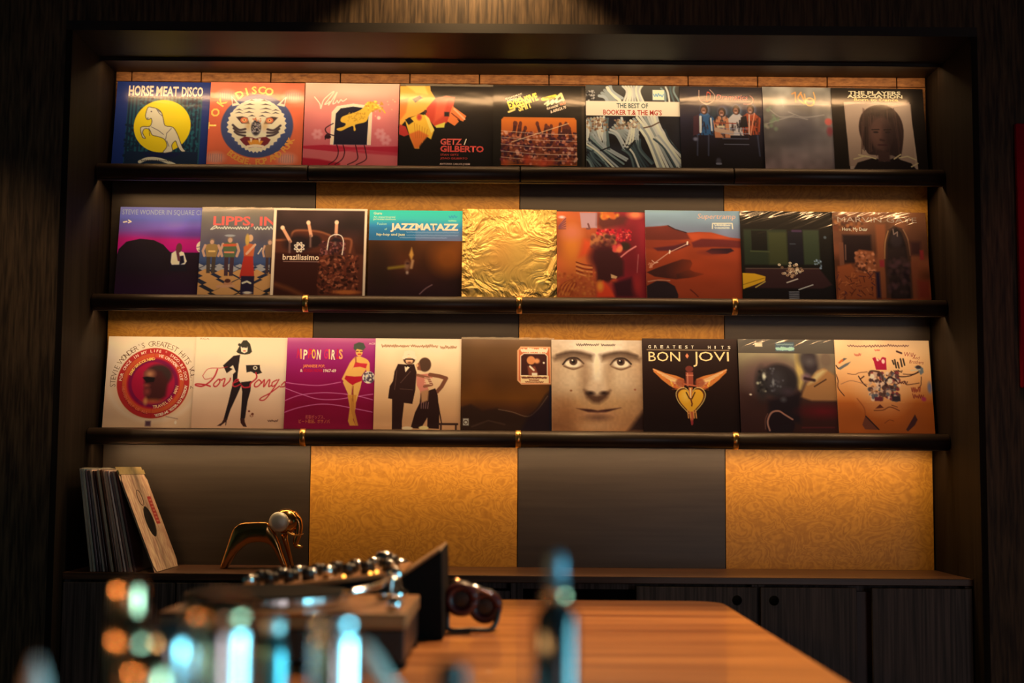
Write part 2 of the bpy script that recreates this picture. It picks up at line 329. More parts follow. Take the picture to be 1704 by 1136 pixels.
class Art:
    def __init__(s, base, x0=0, y0=0, w=1, h=1, gain=1.0):
        s.a = np.zeros((NG + 1, NG + 1, 3)) + np.asarray(base, float); s.f = (x0, y0, w, h); s.txt = []; s.gain = gain
    def L(s, pts):
        P = np.asarray(pts, float).reshape(-1, 2); x0, y0, w, h = s.f
        return np.stack([(P[:, 0] - x0) / w, (P[:, 1] - y0) / h], -1)
    def put(s, m, col, alpha=1.0):
        m = (np.clip(m, 0, 1) * alpha)[..., None]; s.a = s.a * (1 - m) + np.asarray(col, float) * m
    def vgrad(s, stops, x0=None, x1=None, y0=None, y1=None, alpha=1.0):   # local 0..1
        ys = [t for t, _ in stops]; g = np.stack([np.interp(_gy, ys, [c[k] for _, c in stops]) for k in range(3)], -1)
        m = np.ones_like(_gx)
        if x0 is not None: m = ((_gx >= x0) & (_gx <= x1)).astype(float)
        if y0 is not None: m = m * ((_gy >= y0) & (_gy <= y1))
        m = m[..., None] * alpha; s.a = s.a * (1 - m) + g * m
    def noise(s, nx, ny, amp, seed, m=None):
        n = (vnoise(nx, ny, seed) - 0.5) * 2 * amp
        if m is not None: n = n * m
        s.a = np.clip(s.a * (1 + n[..., None]), 0, 255)
    def _d(s, P, closed):
        Q = np.roll(P, -1, 0) if closed else P[1:]; A = P if closed else P[:-1]
        d = np.full(_gx.shape, 9.0); ins = np.zeros(_gx.shape, bool)
        for (ax, ay), (bx, by) in zip(A, Q):
            ex, ey = bx - ax, by - ay; l2 = ex * ex + ey * ey + 1e-12
            t = np.clip(((_gx - ax) * ex + (_gy - ay) * ey) / l2, 0, 1)
            d = np.minimum(d, (ax + t * ex - _gx) ** 2 + (ay + t * ey - _gy) ** 2)
            if closed and ay != by:
                c = ((ay > _gy) != (by > _gy)) & (_gx < (bx - ax) * (_gy - ay) / (by - ay) + ax); ins ^= c
        return np.sqrt(d), ins
    def poly(s, pts, col, soft=0, alpha=1.0, sm=0):
        P = s.L(pts)
        if sm: P = smooth(P, sm, True)
        d, ins = s._d(P, True); aa = max(soft, 1.0 / NG)
        s.put(np.where(ins, d, -d) / aa + 0.5, col, alpha)
    def line(s, pts, wd, col, soft=0, alpha=1.0, sm=0, closed=False):    # wd in local units
        P = s.L(pts)
        if sm: P = smooth(P, sm, closed)
        d, _ = s._d(P, closed); aa = max(soft, 1.0 / NG)
        s.put((wd / 2 - d) / aa + 0.5, col, alpha * min(1.0, wd * NG))
    def ell(s, cx, cy, rx, ry, col, soft=0, alpha=1.0, rot=0, ring=None):  # in crop pixels
        x0, y0, w, h = s.f; cx, cy, rx, ry = (cx - x0) / w, (cy - y0) / h, rx / w, ry / h
        c, sn = math.cos(R(rot)), math.sin(R(rot)); u = (_gx - cx) * c + (_gy - cy) * sn; v = -(_gx - cx) * sn + (_gy - cy) * c
        q = np.sqrt((u / rx) ** 2 + (v / ry) ** 2); rr = min(rx, ry); aa = max(soft, 1.0 / NG)
        m = (1 - q) * rr / aa + 0.5
        if ring: m = np.minimum(m, (q - (1 - ring / w / rr)) * rr / aa + 0.5)
        s.put(m, col, alpha)
    def rect(s, x0, y0, x1, y1, col, soft=0, alpha=1.0): s.poly([(x0, y0), (x1, y0), (x1, y1), (x0, y1)], col, soft, alpha)
    def t(s, body, x, y, size, col, width=None, bold=0.0, shear=0.0, rot=0.0, al='l'):  # x, y = left end of the baseline, size = cap height
        X, Y = s.L([(x, y)])[0]; x0, y0, w, h = s.f
        s.txt.append((body, X, Y, size / h, np.asarray(col, float), None if width is None else width / w, bold, shear, rot, al))
    def arc(s, body, cx, cy, r, a0, a1, size, col, bold=0.0, inward=False):
        n = len(body)
        for i, ch in enumerate(body):
            if ch == ' ': continue
            a = R(a0 + (a1 - a0) * (i / max(n - 1, 1)))
            rot = -math.degrees(a) + (90 if inward else -90)
            rot = math.degrees(a) * -1 - 90 if not inward else math.degrees(a) * -1 + 90
            s.t(ch, cx + r * math.cos(a), cy + r * math.sin(a), size, col, None, bold, 0, rot, 'c')
    def person(s, cx, top, bot, wd, top_c, leg_c, skin, hair, arms=True, alpha=1.0):
        h = bot - top; hd = h * 0.075
        s.poly([(cx - wd * .28, top + h * .50), (cx - wd * .05, top + h * .5), (cx - wd * .03, bot), (cx - wd * .25, bot)], leg_c, alpha=alpha)
        s.poly([(cx + wd * .05, top + h * .50), (cx + wd * .28, top + h * .5), (cx + wd * .25, bot), (cx + wd * .03, bot)], leg_c, alpha=alpha)
        s.poly([(cx - wd * .42, top + h * .19), (cx - wd * .12, top + h * .15), (cx + wd * .12, top + h * .15), (cx + wd * .42, top + h * .19), (cx + wd * .30, top + h * .53), (cx - wd * .30, top + h * .53)], top_c, alpha=alpha)
        if arms:
            for k in (-1, 1): s.line([(cx + k * wd * .40, top + h * .2), (cx + k * wd * .52, top + h * .36), (cx + k * wd * .42, top + h * .5)], wd * .15 / s.f[2], skin, alpha=alpha)
        s.ell(cx, top + hd * 1.1, hd * 0.95, hd * 1.15, hair, alpha=alpha); s.ell(cx, top + hd * 1.35, hd * .68, hd * .85, skin, alpha=alpha)

_fc = bpy.data.curves.new('lettering', 'FONT'); _fo = bpy.data.objects.new('lettering', _fc); COL.objects.link(_fo)
_tc = {}
def text_tris(body, bold, shear):
    k = (body, bold, shear)
    if k not in _tc:
        _fc.body = body; _fc.offset = bold; _fc.shear = shear; _fc.size = 1.0; _fc.resolution_u = 2
        bpy.context.view_layer.update()
        ob = _fo.evaluated_get(bpy.context.evaluated_depsgraph_get()); me = ob.to_mesh()
        n = len(me.vertices); v = np.empty(n * 3, np.float32); me.vertices.foreach_get('co', v); v = v.reshape(-1, 3)[:, :2].copy()
        me.calc_loop_triangles(); tr = np.array([tuple(t.vertices) for t in me.loop_triangles], int).reshape(-1, 3)
        ob.to_mesh_clear(); _tc[k] = (v, tr)
    return _tc[k]
CAP = 0.70
def sleeve_mesh(art, W, H, T, edge):
    V = []; F = []; C = []
    gx = (_gx - 0.5) * W; gz = (1 - _gy) * H
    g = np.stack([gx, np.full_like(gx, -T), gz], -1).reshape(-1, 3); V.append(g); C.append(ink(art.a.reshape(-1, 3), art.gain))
    i = np.arange(NG)[None, :] + (np.arange(NG) * (NG + 1))[:, None]; i = i.ravel()
    quads = np.stack([i, i + NG + 1, i + NG + 2, i + 1], -1)
    base = len(g)
    bx = np.array([(-W / 2, -T, 0), (W / 2, -T, 0), (W / 2, -T, H), (-W / 2, -T, H), (-W / 2, 0, 0), (W / 2, 0, 0), (W / 2, 0, H), (-W / 2, 0, H)])
    V.append(bx); C.append(np.tile(ink(edge, art.gain), (8, 1)))
    q2 = np.array([(4, 7, 6, 5), (0, 4, 5, 1), (3, 2, 6, 7), (0, 3, 7, 4), (1, 5, 6, 2)]) + base
    quads = np.concatenate([quads, q2]); base += 8
    tris = []; lay = 0
    for body, x, y, size, col, width, bold, shear, rot, al in art.txt:
        v, tr = text_tris(body, bold, shear)
        if len(v) == 0: continue
        lay += 1; v = v - np.array([v[:, 0].min(), 0]); sy = size / CAP; wn = v[:, 0].max()
        sx = (width / wn) if width else sy * H / W
        p = v * np.array([sx * W, sy * H])
        if al == 'c': p = p - np.array([p[:, 0].max() / 2, 0])
        c, sn = math.cos(R(rot)), math.sin(R(rot)); p = np.stack([p[:, 0] * c - p[:, 1] * sn, p[:, 0] * sn + p[:, 1] * c], -1)
        px = p[:, 0] + (x - 0.5) * W; pz = p[:, 1] + (1 - y) * H
        px = np.clip(px, -W / 2, W / 2); pz = np.clip(pz, 0, H)
        V.append(np.stack([px, np.full(len(p), -T - 0.00012 - 0.000004 * lay), pz], -1)); C.append(np.tile(ink(col, art.gain), (len(p), 1)))
        tris.append(tr + base); base += len(p)
    V = np.concatenate(V); C = np.concatenate(C)
    T3 = np.concatenate(tris) if tris else np.zeros((0, 3), int)
    me = bpy.data.meshes.new('record_sleeve'); me.vertices.add(len(V)); me.vertices.foreach_set('co', V.astype(np.float32).ravel())
    nq, nt = len(quads), len(T3); me.loops.add(nq * 4 + nt * 3)
    me.loops.foreach_set('vertex_index', np.concatenate([quads.ravel(), T3.ravel()]).astype(np.int32))
    me.polygons.add(nq + nt); me.polygons.foreach_set('loop_start', np.concatenate([np.arange(nq) * 4, nq * 4 + np.arange(nt) * 3]).astype(np.int32))
    at_ = me.color_attributes.new('print', 'FLOAT_COLOR', 'POINT')
    at_.data.foreach_set('color', np.concatenate([C, np.ones((len(C), 1))], 1).astype(np.float32).ravel())
    me.update(calc_edges=True); me.validate()
    return me
# ------------------------------------------------------------------ the covers (top row, middle row, lower row)
def blot(A, seed, n, box_, cols, r0, r1, soft=0.01, alpha=0.9, stretch=1.0):
    rs = random.Random(seed); x0, y0, x1, y1 = box_
    for _ in range(n):
        r = rs.uniform(r0, r1)
        A.ell(rs.uniform(x0, x1), rs.uniform(y0, y1), r * stretch, r, rs.choice(cols), soft, alpha, rs.uniform(0, 180))
def scribble(A, x0, x1, y, h, wd, col, seed, n=9, alpha=1.0):
    rs = random.Random(seed); pts = []
    for i in range(n * 2 + 1):
        pts.append((x0 + (x1 - x0) * i / (n * 2), y + (h * rs.uniform(.2, .6) if i % 2 else -h * rs.uniform(.2, .9))))
    A.line(pts, wd, col, sm=4, alpha=alpha)

def c_horse():
    A = Art((20, 42, 88), 140, 222, 760, 710)
    A.rect(235, 340, 835, 930, (22, 70, 72))
    for k in range(20):
        x = 240 + k * 30; A.rect(x, 340, x + (11 if k % 3 else 17), 930, (12, 34, 48), 0.01)
    blot(A, 3, 150, (330, 345, 460, 800), [(10, 30, 42), (26, 84, 84)], 6, 12); blot(A, 4, 130, (660, 345, 820, 860), [(10, 30, 42), (26, 84, 84)], 6, 12)
    blot(A, 5, 60, (235, 560, 330, 900), [(10, 30, 42)], 6, 12)
    A.vgrad([(0, (14, 26, 60)), (1, (14, 34, 46))], 0.14, 0.9, 0.80, 1.0)
    A.ell(525, 582, 228, 213, (236, 190, 20), 0.006); A.ell(560, 500, 110, 90, (246, 206, 40), 0.2, 0.5)
    A.poly([(380, 800), (700, 800), (640, 830), (430, 835)], (14, 24, 52), 0.02)
    horse = [(400, 530), (385, 500), (396, 440), (412, 428), (430, 432), (470, 440), (510, 470), (530, 525), (548, 578), (610, 590), (648, 640), (675, 700), (700, 755), (725, 782), (690, 784), (658, 740), (640, 700), (612, 735), (622, 780), (600, 792), (545, 796), (575, 745), (552, 690), (500, 668), (450, 655), (425, 612), (385, 606), (372, 640), (398, 682), (372, 672), (352, 606), (372, 588), (425, 586), (440, 548), (432, 520), (418, 528)]
    horse = smooth(horse, 3, True).tolist(); A.poly(horse, (224, 205, 176)); A.line(horse, 0.007, (60, 50, 40), closed=True)
    for p in ([(470, 445), (495, 480), (520, 500)], [(440, 590), (500, 620), (540, 650)], [(600, 600), (565, 640), (560, 690)], [(570, 700), (590, 745)], [(420, 600), (430, 660)], [(480, 452), (505, 470)]): A.line(p, 0.006, (70, 58, 46))
    A.ell(405, 520, 5, 5, (40, 34, 30)); A.ell(430, 465, 6, 5, (60, 50, 40))
    A.line([(365, 872), (430, 846), (520, 850), (640, 890)], 0.035, (214, 190, 150), sm=6); scribble(A, 375, 620, 862, 8, 0.006, (60, 50, 40), 2, 14)
    A.t('HORSE', 236, 336, 80, (244, 226, 186), 200, 0.03); A.t('MEAT', 458, 336, 76, (244, 226, 186), 180, 0.03); A.t('DISCO', 664, 336, 74, (244, 226, 186), 172, 0.03)
    return A
def c_tiger():
    A = Art((214, 92, 52), 40, 45, 1190, 1113); A.noise(7, 7, 0.14, 3); A.vgrad([(0, (226, 120, 78)), (0.25, (214, 92, 52))], alpha=0.5)
    for bx, by in ((240, 215), (1090, 215), (150, 1010), (1040, 1010)):
        A.ell(bx, by, 110, 70, (226, 160, 120), 0.06, 0.7)
        for k in range(7): A.line([(bx - 90 + k * 28, by - 50), (bx - 90 + k * 28, by + 45)], 0.008, (150, 100, 90), alpha=.6)
    A.ell(650, 600, 455, 400, (60, 66, 90), 0.012); A.ell(660, 260, 180, 70, (90, 90, 110), 0.05, 0.6)
    for k in (-1, 1):
        A.poly([(655 + k * 350, 218), (655 + k * 230, 330), (655 + k * 330, 350)], (230, 205, 170)); A.poly([(655 + k * 335, 240), (655 + k * 280, 310), (655 + k * 325, 320)], (140, 84, 70))
    face = []
    rs = random.Random(5)
    for k in range(72):
        a = 2 * math.pi * k / 72; q = 1 + (0.05 if k % 2 else -0.015) * (1 if math.sin(a) > -0.5 else 0.2)
        face.append((645 + 360 * q * math.cos(a) * (1 if math.sin(a) < .3 else 1 - .25 * math.sin(a)), 590 + 335 * q * math.sin(a)))
    A.poly(face, (228, 208, 172)); A.ell(645, 690, 250, 180, (214, 184, 140), 0.1, 0.5)
    for k in (-1, 1):
        for y, x0, x1 in ((275, 30, 130), (325, 30, 170), (378, 30, 185), (425, 40, 170), (470, 20, 110)):
            A.poly([(645 + k * x0, y + 8), (645 + k * (x0 + x1) / 2, y - 14), (645 + k * x1, y + 12), (645 + k * (x0 + x1) / 2, y + 4)], (52, 38, 34), 0.006)
        for y in (395, 432): A.poly([(645 + k * 180, y + 12), (645 + k * 230, y - 14), (645 + k * 285, y + 10), (645 + k * 230, y + 2)], (52, 38, 34), 0.006)
        A.poly([(645 + k * 90, 575), (645 + k * 120, 495), (645 + k * 190, 478), (645 + k * 265, 488), (645 + k * 190, 570)], (70, 44, 34), 0.01)
        A.ell(645 + k * 160, 527, 48, 36, (214, 104, 60)); A.ell(645 + k * 160, 527, 24, 18, (240, 170, 90)); A.ell(645 + k * 160, 525, 9, 8, (60, 30, 24))
        A.ell(645 + k * 105, 600, 40, 60, (206, 150, 80), 0.05, 0.7)
        for j in range(3): A.line([(645 + k * 140, 640 + j * 42), (645 + k * 220, 650 + j * 30), (645 + k * (300 - 14 * j), 590 + j * 42)], 0.024, (70, 52, 46), sm=5, soft=0.01)
    A.ell(640, 620, 62, 100, (48, 40, 40), 0.015); blot(A, 4, 60, (595, 560, 690, 680), [(150, 130, 120), (210, 180, 140)], 4, 7); blot(A, 9, 24, (590, 500, 700, 545), [(200, 110, 60), (240, 220, 180)], 8, 12)
    A.poly([(440, 770), (500, 735), (600, 745), (640, 760), (690, 745), (770, 735), (832, 770), (800, 825), (720, 875), (640, 862), (560, 880), (490, 825)], (112, 34, 36), 0.006)
    A.poly([(540, 790), (640, 770), (740, 790), (700, 850), (640, 858), (580, 850)], (214, 130, 40), 0.01); A.line([(545, 862), (640, 846), (735, 858)], 0.028, (238, 220, 186))
    for x in (585, 690): A.poly([(x - 18, 755), (x + 18, 755), (x, 810)], (240, 224, 190))
    for i, (ch, a, r) in enumerate(zip('TOK', (180, 199, 216), (515, 515, 515))): A.t(ch, 650 + r * math.cos(R(a)), 600 + r * .9 * math.sin(R(a)), 95, (236, 176, 70), None, 0.03, 0, -a - 90 + 360, 'c')
    for i, ch in enumerate('DISCO'): a = 240 + i * 11.5; A.t(ch, 650 + 430 * math.cos(R(a)), 600 + 415 * math.sin(R(a)), 92, (236, 186, 84), None, 0.035, 0, -a - 90 + 360, 'c')
    A.arc('BOOGIE, POP AND FUNK', 640, 560, 530, 128, 26, 74, (224, 140, 54), 0.03, True)
    return A
def c_arch():
    A = Art((220, 130, 100), 30, 230, 760, 713); A.vgrad([(0, (240, 176, 128)), (.2, (226, 130, 98)), (.45, (206, 104, 88)), (.7, (200, 88, 82)), (1, (206, 92, 78))]); A.noise(5, 5, 0.06, 2)
    A.poly([(20, 745), (200, 735), (420, 750), (800, 740), (800, 800), (500, 770), (300, 790), (20, 765)], (176, 30, 44), 0.01)
    A.poly([(20, 840), (160, 850), (330, 880), (330, 950), (20, 950)], (168, 20, 36), 0.02); A.poly([(300, 770), (560, 775), (790, 790), (790, 815), (520, 800)], (186, 50, 56), 0.02)
    A.ell(400, 300, 200, 40, (246, 186, 140), .1, .5)
    A.poly([(245, 732), (248, 470), (290, 418), (420, 396), (540, 410), (576, 470), (572, 732)], (240, 222, 192), sm=0)
    A.poly([(272, 732), (282, 480), (320, 436), (420, 420), (520, 432), (548, 480), (540, 732)], (18, 18, 30))
    cat = [(325, 545), (330, 510), (370, 490), (430, 470), (490, 440), (520, 400), (540, 378), (585, 385), (640, 415), (650, 440), (600, 440), (555, 480), (530, 540), (470, 560), (440, 572), (448, 610), (432, 618), (425, 580), (390, 590), (330, 620), (296, 612), (300, 600), (350, 585), (365, 560)]
    A.poly(cat, (226, 164, 46), sm=3); blot(A, 6, 60, (380, 470, 520, 540), [(190, 130, 34)], 3, 5); A.line([(640, 430), (668, 450), (680, 468)], 0.014, (226, 164, 46)); blot(A, 61, 30, (520, 370, 660, 460), [(240, 196, 70), (190, 130, 40)], 5, 9)
    for x in (300, 350, 450, 520): A.line([(x, 735), (x + 14, 790), (x - 4 + (x > 400) * 20, 850), (x - 60, 892)], 0.010, (44, 10, 18), sm=5)
    A.line([(205, 690), (215, 650), (280, 660), (220, 640), (205, 600), (265, 560)], 0.012, (52, 16, 24), sm=4); A.ell(225, 670, 26, 16, (40, 12, 20))
    for cx, cy in ((140, 650), (645, 640), (690, 690)):
        for k in range(6): A.ell(cx + 28 * math.cos(k * 1.05), cy + 28 * math.sin(k * 1.05), 18, 14, (226, 150, 132), .02, .6, k * 60)
    A.ell(630, 510, 12, 12, (250, 220, 190), .02); blot(A, 62, 12, (570, 350, 760, 500), [(240, 180, 120)], 3, 5)
    A.line([(105, 345), (150, 400), (160, 440), (180, 370), (240, 310), (262, 300), (230, 350), (190, 405), (215, 395), (230, 380), (222, 410), (270, 330), (285, 310), (255, 395), (275, 392), (290, 372), (300, 392), (320, 365), (335, 378), (365, 358)], 0.010, (246, 222, 190), sm=5)
    return A
def c_orange():
    A = Art((16, 13, 12), 800, 245, 770, 700); A.noise(4, 4, 0.3, 3)
    A.poly([(790, 265), (1045, 262), (1050, 300), (1095, 370), (1060, 430), (990, 470), (940, 500), (870, 520), (800, 600)], (232, 150, 48), .008); A.poly([(850, 262), (1000, 262), (1030, 330), (930, 320)], (240, 176, 70), .02)
    A.poly([(790, 380), (870, 360), (850, 480), (790, 560)], (224, 110, 36), .02)
    A.poly([(1090, 360), (1180, 340), (1250, 350), (1240, 420), (1230, 520), (1180, 560), (1090, 590), (1010, 500), (1020, 440)], (196, 58, 34), .01); A.poly([(1100, 380), (1190, 370), (1160, 500), (1080, 560)], (214, 78, 44), .03)
    A.poly([(1230, 420), (1345, 500), (1320, 545), (1270, 525), (1285, 545), (1250, 580), (1190, 545)], (226, 108, 44), .006); A.line([(1245, 445), (1330, 525)], .02, (240, 150, 90)); A.line([(1225, 480), (1290, 530)], .012, (120, 40, 20))
    A.poly([(845, 540), (960, 490), (1020, 500), (1085, 610), (1060, 690), (1010, 660), (990, 720), (960, 690), (965, 765), (930, 765), (890, 680)], (236, 168, 44), .008)
    A.poly([(880, 650), (960, 620), (1040, 660), (990, 715), (955, 765), (925, 760)], (222, 104, 36), .02); A.poly([(1000, 490), (1040, 520), (1085, 620), (1060, 640)], (244, 200, 80), .01)
    A.poly([(790, 570), (850, 590), (880, 655), (840, 670), (790, 650)], (184, 46, 34), .01); A.poly([(1090, 580), (1175, 550), (1165, 595), (1100, 598)], (222, 186, 60), .01)
    A.poly([(900, 370), (960, 340), (985, 360), (925, 398)], (52, 44, 34), .01); A.poly([(845, 535), (885, 518), (915, 550), (875, 578)], (22, 18, 20), .008); A.rect(1165, 470, 1205, 505, (24, 20, 20), .01); A.ell(1010, 468, 12, 14, (60, 24, 16)); A.ell(960, 515, 20, 24, (200, 60, 40), .02)
    for k in range(6): A.line([(920 + 22 * k, 560 + 10 * k), (935 + 16 * k, 680)], .006, (180, 90, 24), alpha=.6)
    A.t('GETZ', 1136, 730, 46, (216, 84, 62), 175, .035); A.t('/', 1326, 730, 46, (230, 210, 190), 26, .02); A.t('GILBERTO', 1136, 786, 46, (216, 72, 54), 355, .035)
    A.t('STAN GETZ', 1138, 818, 15, (190, 60, 44), 150, .01); A.t('JOAO GILBERTO', 1138, 846, 15, (190, 60, 44), 220, .01); A.t('ANTONIO CARLOS JOBIM', 1134, 890, 14, (220, 170, 130), 245, .012)
    return A
def c_crowd():
    A = Art((18, 15, 11), 10, 65, 1230, 1085); A.noise(5, 4, .3, 8); A.line([(1195, 100), (1195, 1060)], .02, (60, 44, 26), .03)
    A.poly([(118, 500), (150, 468), (1080, 468), (1108, 500), (1108, 1060), (118, 1060)], (200, 96, 26), .004); A.vgrad([(.36, (214, 104, 24)), (.52, (190, 86, 30)), (.7, (90, 36, 26)), (.92, (96, 40, 20))], .09, .89, .40, .91, .9)
    blot(A, 11, 420, (125, 640, 1100, 1045), [(60, 22, 26), (132, 60, 34), (190, 104, 66), (44, 18, 30), (96, 36, 40), (214, 140, 100)], 9, 24, .01)
    rs = random.Random(4)
    for k in range(16):
        x = rs.uniform(150, 1080); y = rs.uniform(540, 620); A.line([(x, y), (x + rs.uniform(-40, 40), y + 110)], .03, (72, 30, 24)); A.ell(x, y, 22, 30, (96, 40, 26))
    for y in (640, 720, 805, 890, 965): A.line([(118, y), (600, y + 18 + y * .02), (1108, y + 40)], .006, (226, 176, 130), alpha=.8)
    A.line([(250, 780), (1000, 540)], .007, (230, 180, 120)); blot(A, 12, 10, (140, 980, 1080, 1050), [(190, 60, 30), (170, 90, 40)], 30, 60, .05, .6)
    A.t('FELA RANSOME-KUTI', 172, 255, 22, (220, 206, 170), 235, .02, .2, 20); A.t('AFRICA 70', 190, 280, 20, (220, 206, 170), 200, .02, .2, 20)
    A.t('EXPENSIVE', 225, 370, 92, (246, 196, 62), 410, .05, 0, 20); A.t('SHIT', 350, 395, 80, (246, 204, 84), 190, .05, 0, 20); A.line([(215, 405), (290, 375), (290, 330)], .022, (246, 206, 96))
    A.line([(668, 240), (830, 198)], .04, (240, 220, 40)); scribble(A, 680, 820, 222, 14, .012, (150, 130, 30), 3, 7); A.line([(850, 215), (905, 170), (935, 245)], .03, (236, 214, 110)); A.line([(690, 300), (740, 262), (720, 320), (800, 250), (780, 300), (850, 240), (840, 280), (930, 235)], .02, (206, 200, 130))
    A.t('FELA RANSOME', 720, 372, 26, (236, 214, 160), 160, .03, .2, 18); A.t('KUTI', 895, 315, 26, (226, 96, 50), 80, .03, .2, 18); A.t('& AFRICA 70', 770, 415, 34, (240, 214, 140), 220, .03, .2, 20)
    return A
def c_bundles():
    A = Art((26, 26, 28), 805, 260, 770, 680, .8); A.noise(8, 8, .4, 5)
    rs = random.Random(8)
    def stalks(x0, y0, x1, y1, n, sp, cols, wd):
        dx, dy = x1 - x0, y1 - y0; l = math.hypot(dx, dy); nx, ny = -dy / l, dx / l
        for i in range(n):
            o = (i - n / 2 + .5) * sp; c = rs.choice(cols); k = rs.uniform(.8, 1.1)
            A.line([(x0 + nx * o * 1.3, y0 + ny * o * 1.3), (x0 + dx * .35 + nx * o * .8, y0 + dy * .35 + ny * o * .8), (x1 + nx * o * 1.5 * k, y1 + ny * o * 1.5 * k)], wd, c, .006, sm=4)
    pale = [(214, 196, 160), (196, 182, 150), (170, 164, 140), (226, 206, 170), (150, 146, 124)]; green = [(86, 96, 84), (60, 72, 66), (128, 136, 116), (40, 50, 48)]
    stalks(1270, 480, 1500, 900, 9, 22, pale, .03); stalks(1400, 640, 1600, 900, 6, 18, green + pale, .02)
    stalks(860, 520, 880, 700, 8, 20, pale, .026); stalks(820, 690, 1080, 900, 8, 18, green + pale[2:4], .022); stalks(1040, 570, 1170, 700, 7, 20, pale, .026); stalks(1200, 560, 1180, 720, 5, 20, pale, .022); stalks(1170, 720, 1270, 900, 8, 18, green + pale[:2], .022)
    stalks(960, 520, 970, 760, 4, 12, green + pale[2:3], .018); stalks(820, 800, 900, 900, 5, 18, green, .02)
    blot(A, 5, 60, (1040, 530, 1240, 600), [(180, 130, 90), (200, 170, 120), (120, 90, 60)], 5, 10); blot(A, 51, 70, (810, 520, 980, 620), [(150, 100, 60), (110, 70, 44), (190, 150, 100)], 5, 9)
    A.line([(1275, 590), (1340, 575), (1400, 545)], .014, (90, 60, 40)); A.line([(920, 770), (1000, 740)], .014, (20, 20, 20)); A.line([(1140, 760), (1200, 690)], .02, (30, 34, 30))
    A.rect(1100, 720, 1110, 730, (0, 0, 0)); A.vgrad([(0, (120, 104, 76)), (.2, (60, 54, 44))], 0, 1, 0, .19, .7)
    stalks(960, 300, 1060, 400, 5, 24, pale, .035); stalks(1190, 260, 1200, 400, 8, 18, pale, .024); stalks(1480, 265, 1510, 400, 4, 30, pale + green, .02); blot(A, 53, 60, (810, 300, 880, 385), [(30, 28, 26), (190, 170, 140)], 4, 8)
    A.rect(1352, 292, 1448, 372, (228, 226, 206)); scribble(A, 1360, 1440, 334, 22, .008, (90, 130, 160), 3, 4)
    A.rect(795, 384, 1600, 498, (238, 206, 164), .002)
    A.t('THE BEST OF', 1055, 436, 36, (62, 84, 74), 258, .02); A.t("BOOKER T.& THE MG'S", 946, 490, 38, (176, 52, 38), 478, .02)
    return A
def c_group():
    A = Art((20, 18, 26), 25, 70, 1230, 1085, .7); A.vgrad([(0, (46, 40, 40)), (.2, (34, 34, 50)), (.5, (20, 18, 28)), (1, (12, 9, 11))]); A.noise(6, 5, .25, 9)
    for x in (690, 470, 800): A.ell(x, 400, 60, 90, (40, 70, 66), .08, .6)
    for cx, tp, wd, tc in ((345, 310, 260, (40, 84, 112)), (580, 340, 240, (196, 120, 74)), (770, 310, 220, (200, 176, 150)), (960, 300, 260, (168, 66, 34))):
        A.poly([(cx - wd * .5, tp + 160), (cx - wd * .2, tp + 100), (cx + wd * .2, tp + 100), (cx + wd * .5, tp + 160), (cx + wd * .42, tp + 370), (cx - wd * .42, tp + 370)], tc, .01)
        A.ell(cx + 10, tp + 50, 62, 68, (150, 150, 150), .03, .5); A.ell(cx, tp + 52, 50, 60, (34, 22, 22)); A.ell(cx - 6, tp + 64, 33, 42, (150, 92, 64), .01); A.line([(cx - 20, tp + 60), (cx + 8, tp + 60)], .008, (50, 26, 20)); A.line([(cx - 14, tp + 84), (cx + 4, tp + 84)], .007, (220, 190, 170))
    rs_ = random.Random(7)
    for _ in range(90): x, y = rs_.uniform(190, 1080), rs_.uniform(430, 680); A.line([(x, y), (x + rs_.uniform(-14, 14), y + rs_.uniform(30, 80))], .014, rs_.choice([(16, 14, 20), (30, 22, 26), (20, 30, 44), (70, 34, 26)]), .008, .65)
    A.poly([(200, 450), (275, 420), (280, 660), (190, 690)], (70, 34, 40), .01); A.line([(295, 450), (290, 640)], .025, (210, 196, 176)); A.line([(430, 470), (440, 620)], .018, (206, 190, 168)); A.line([(1010, 400), (950, 670)], .012, (226, 130, 84)); A.line([(1060, 440), (1040, 660)], .012, (120, 44, 26)); A.line([(940, 420), (930, 660)], .012, (230, 180, 140))
    A.poly([(830, 450), (900, 430), (920, 570), (810, 580)], (24, 20, 24), .01); A.line([(480, 525), (760, 530)], .012, (150, 60, 40)); A.rect(510, 560, 610, 585, (214, 190, 140), .01); A.line([(500, 610), (700, 650)], .05, (196, 150, 110), .01)
    for y in (595, 655, 720, 790): A.line([(540 + (y - 595) * .3, y), (920, y)], .008, (150, 140, 140), alpha=.7)
    for x0, x1 in ((250, 240), (395, 385), (1040, 1060)): A.line([(x0, 680), (x1, 930)], .016, (70, 70, 78), .01, .8)
    A.ell(515, 1000, 34, 40, (70, 62, 62), .02); A.line([(490, 1030), (545, 1030)], .02, (130, 120, 116)); A.ell(220, 730, 30, 22, (120, 112, 116), .02)
    A.line([(285, 120), (290, 240), (380, 290), (470, 250), (490, 180), (430, 110)], .009, (206, 150, 110), sm=5); A.line([(290, 250), (960, 250)], .006, (190, 110, 84)); A.line([(870, 285), (970, 280), (1000, 220), (960, 180)], .009, (206, 120, 90), sm=5)
    A.t('D', 370, 262, 130, (206, 84, 56), 70, .0, .3); A.t('Dramatics', 505, 234, 66, (222, 104, 84), 425, .0, .25)
    return A
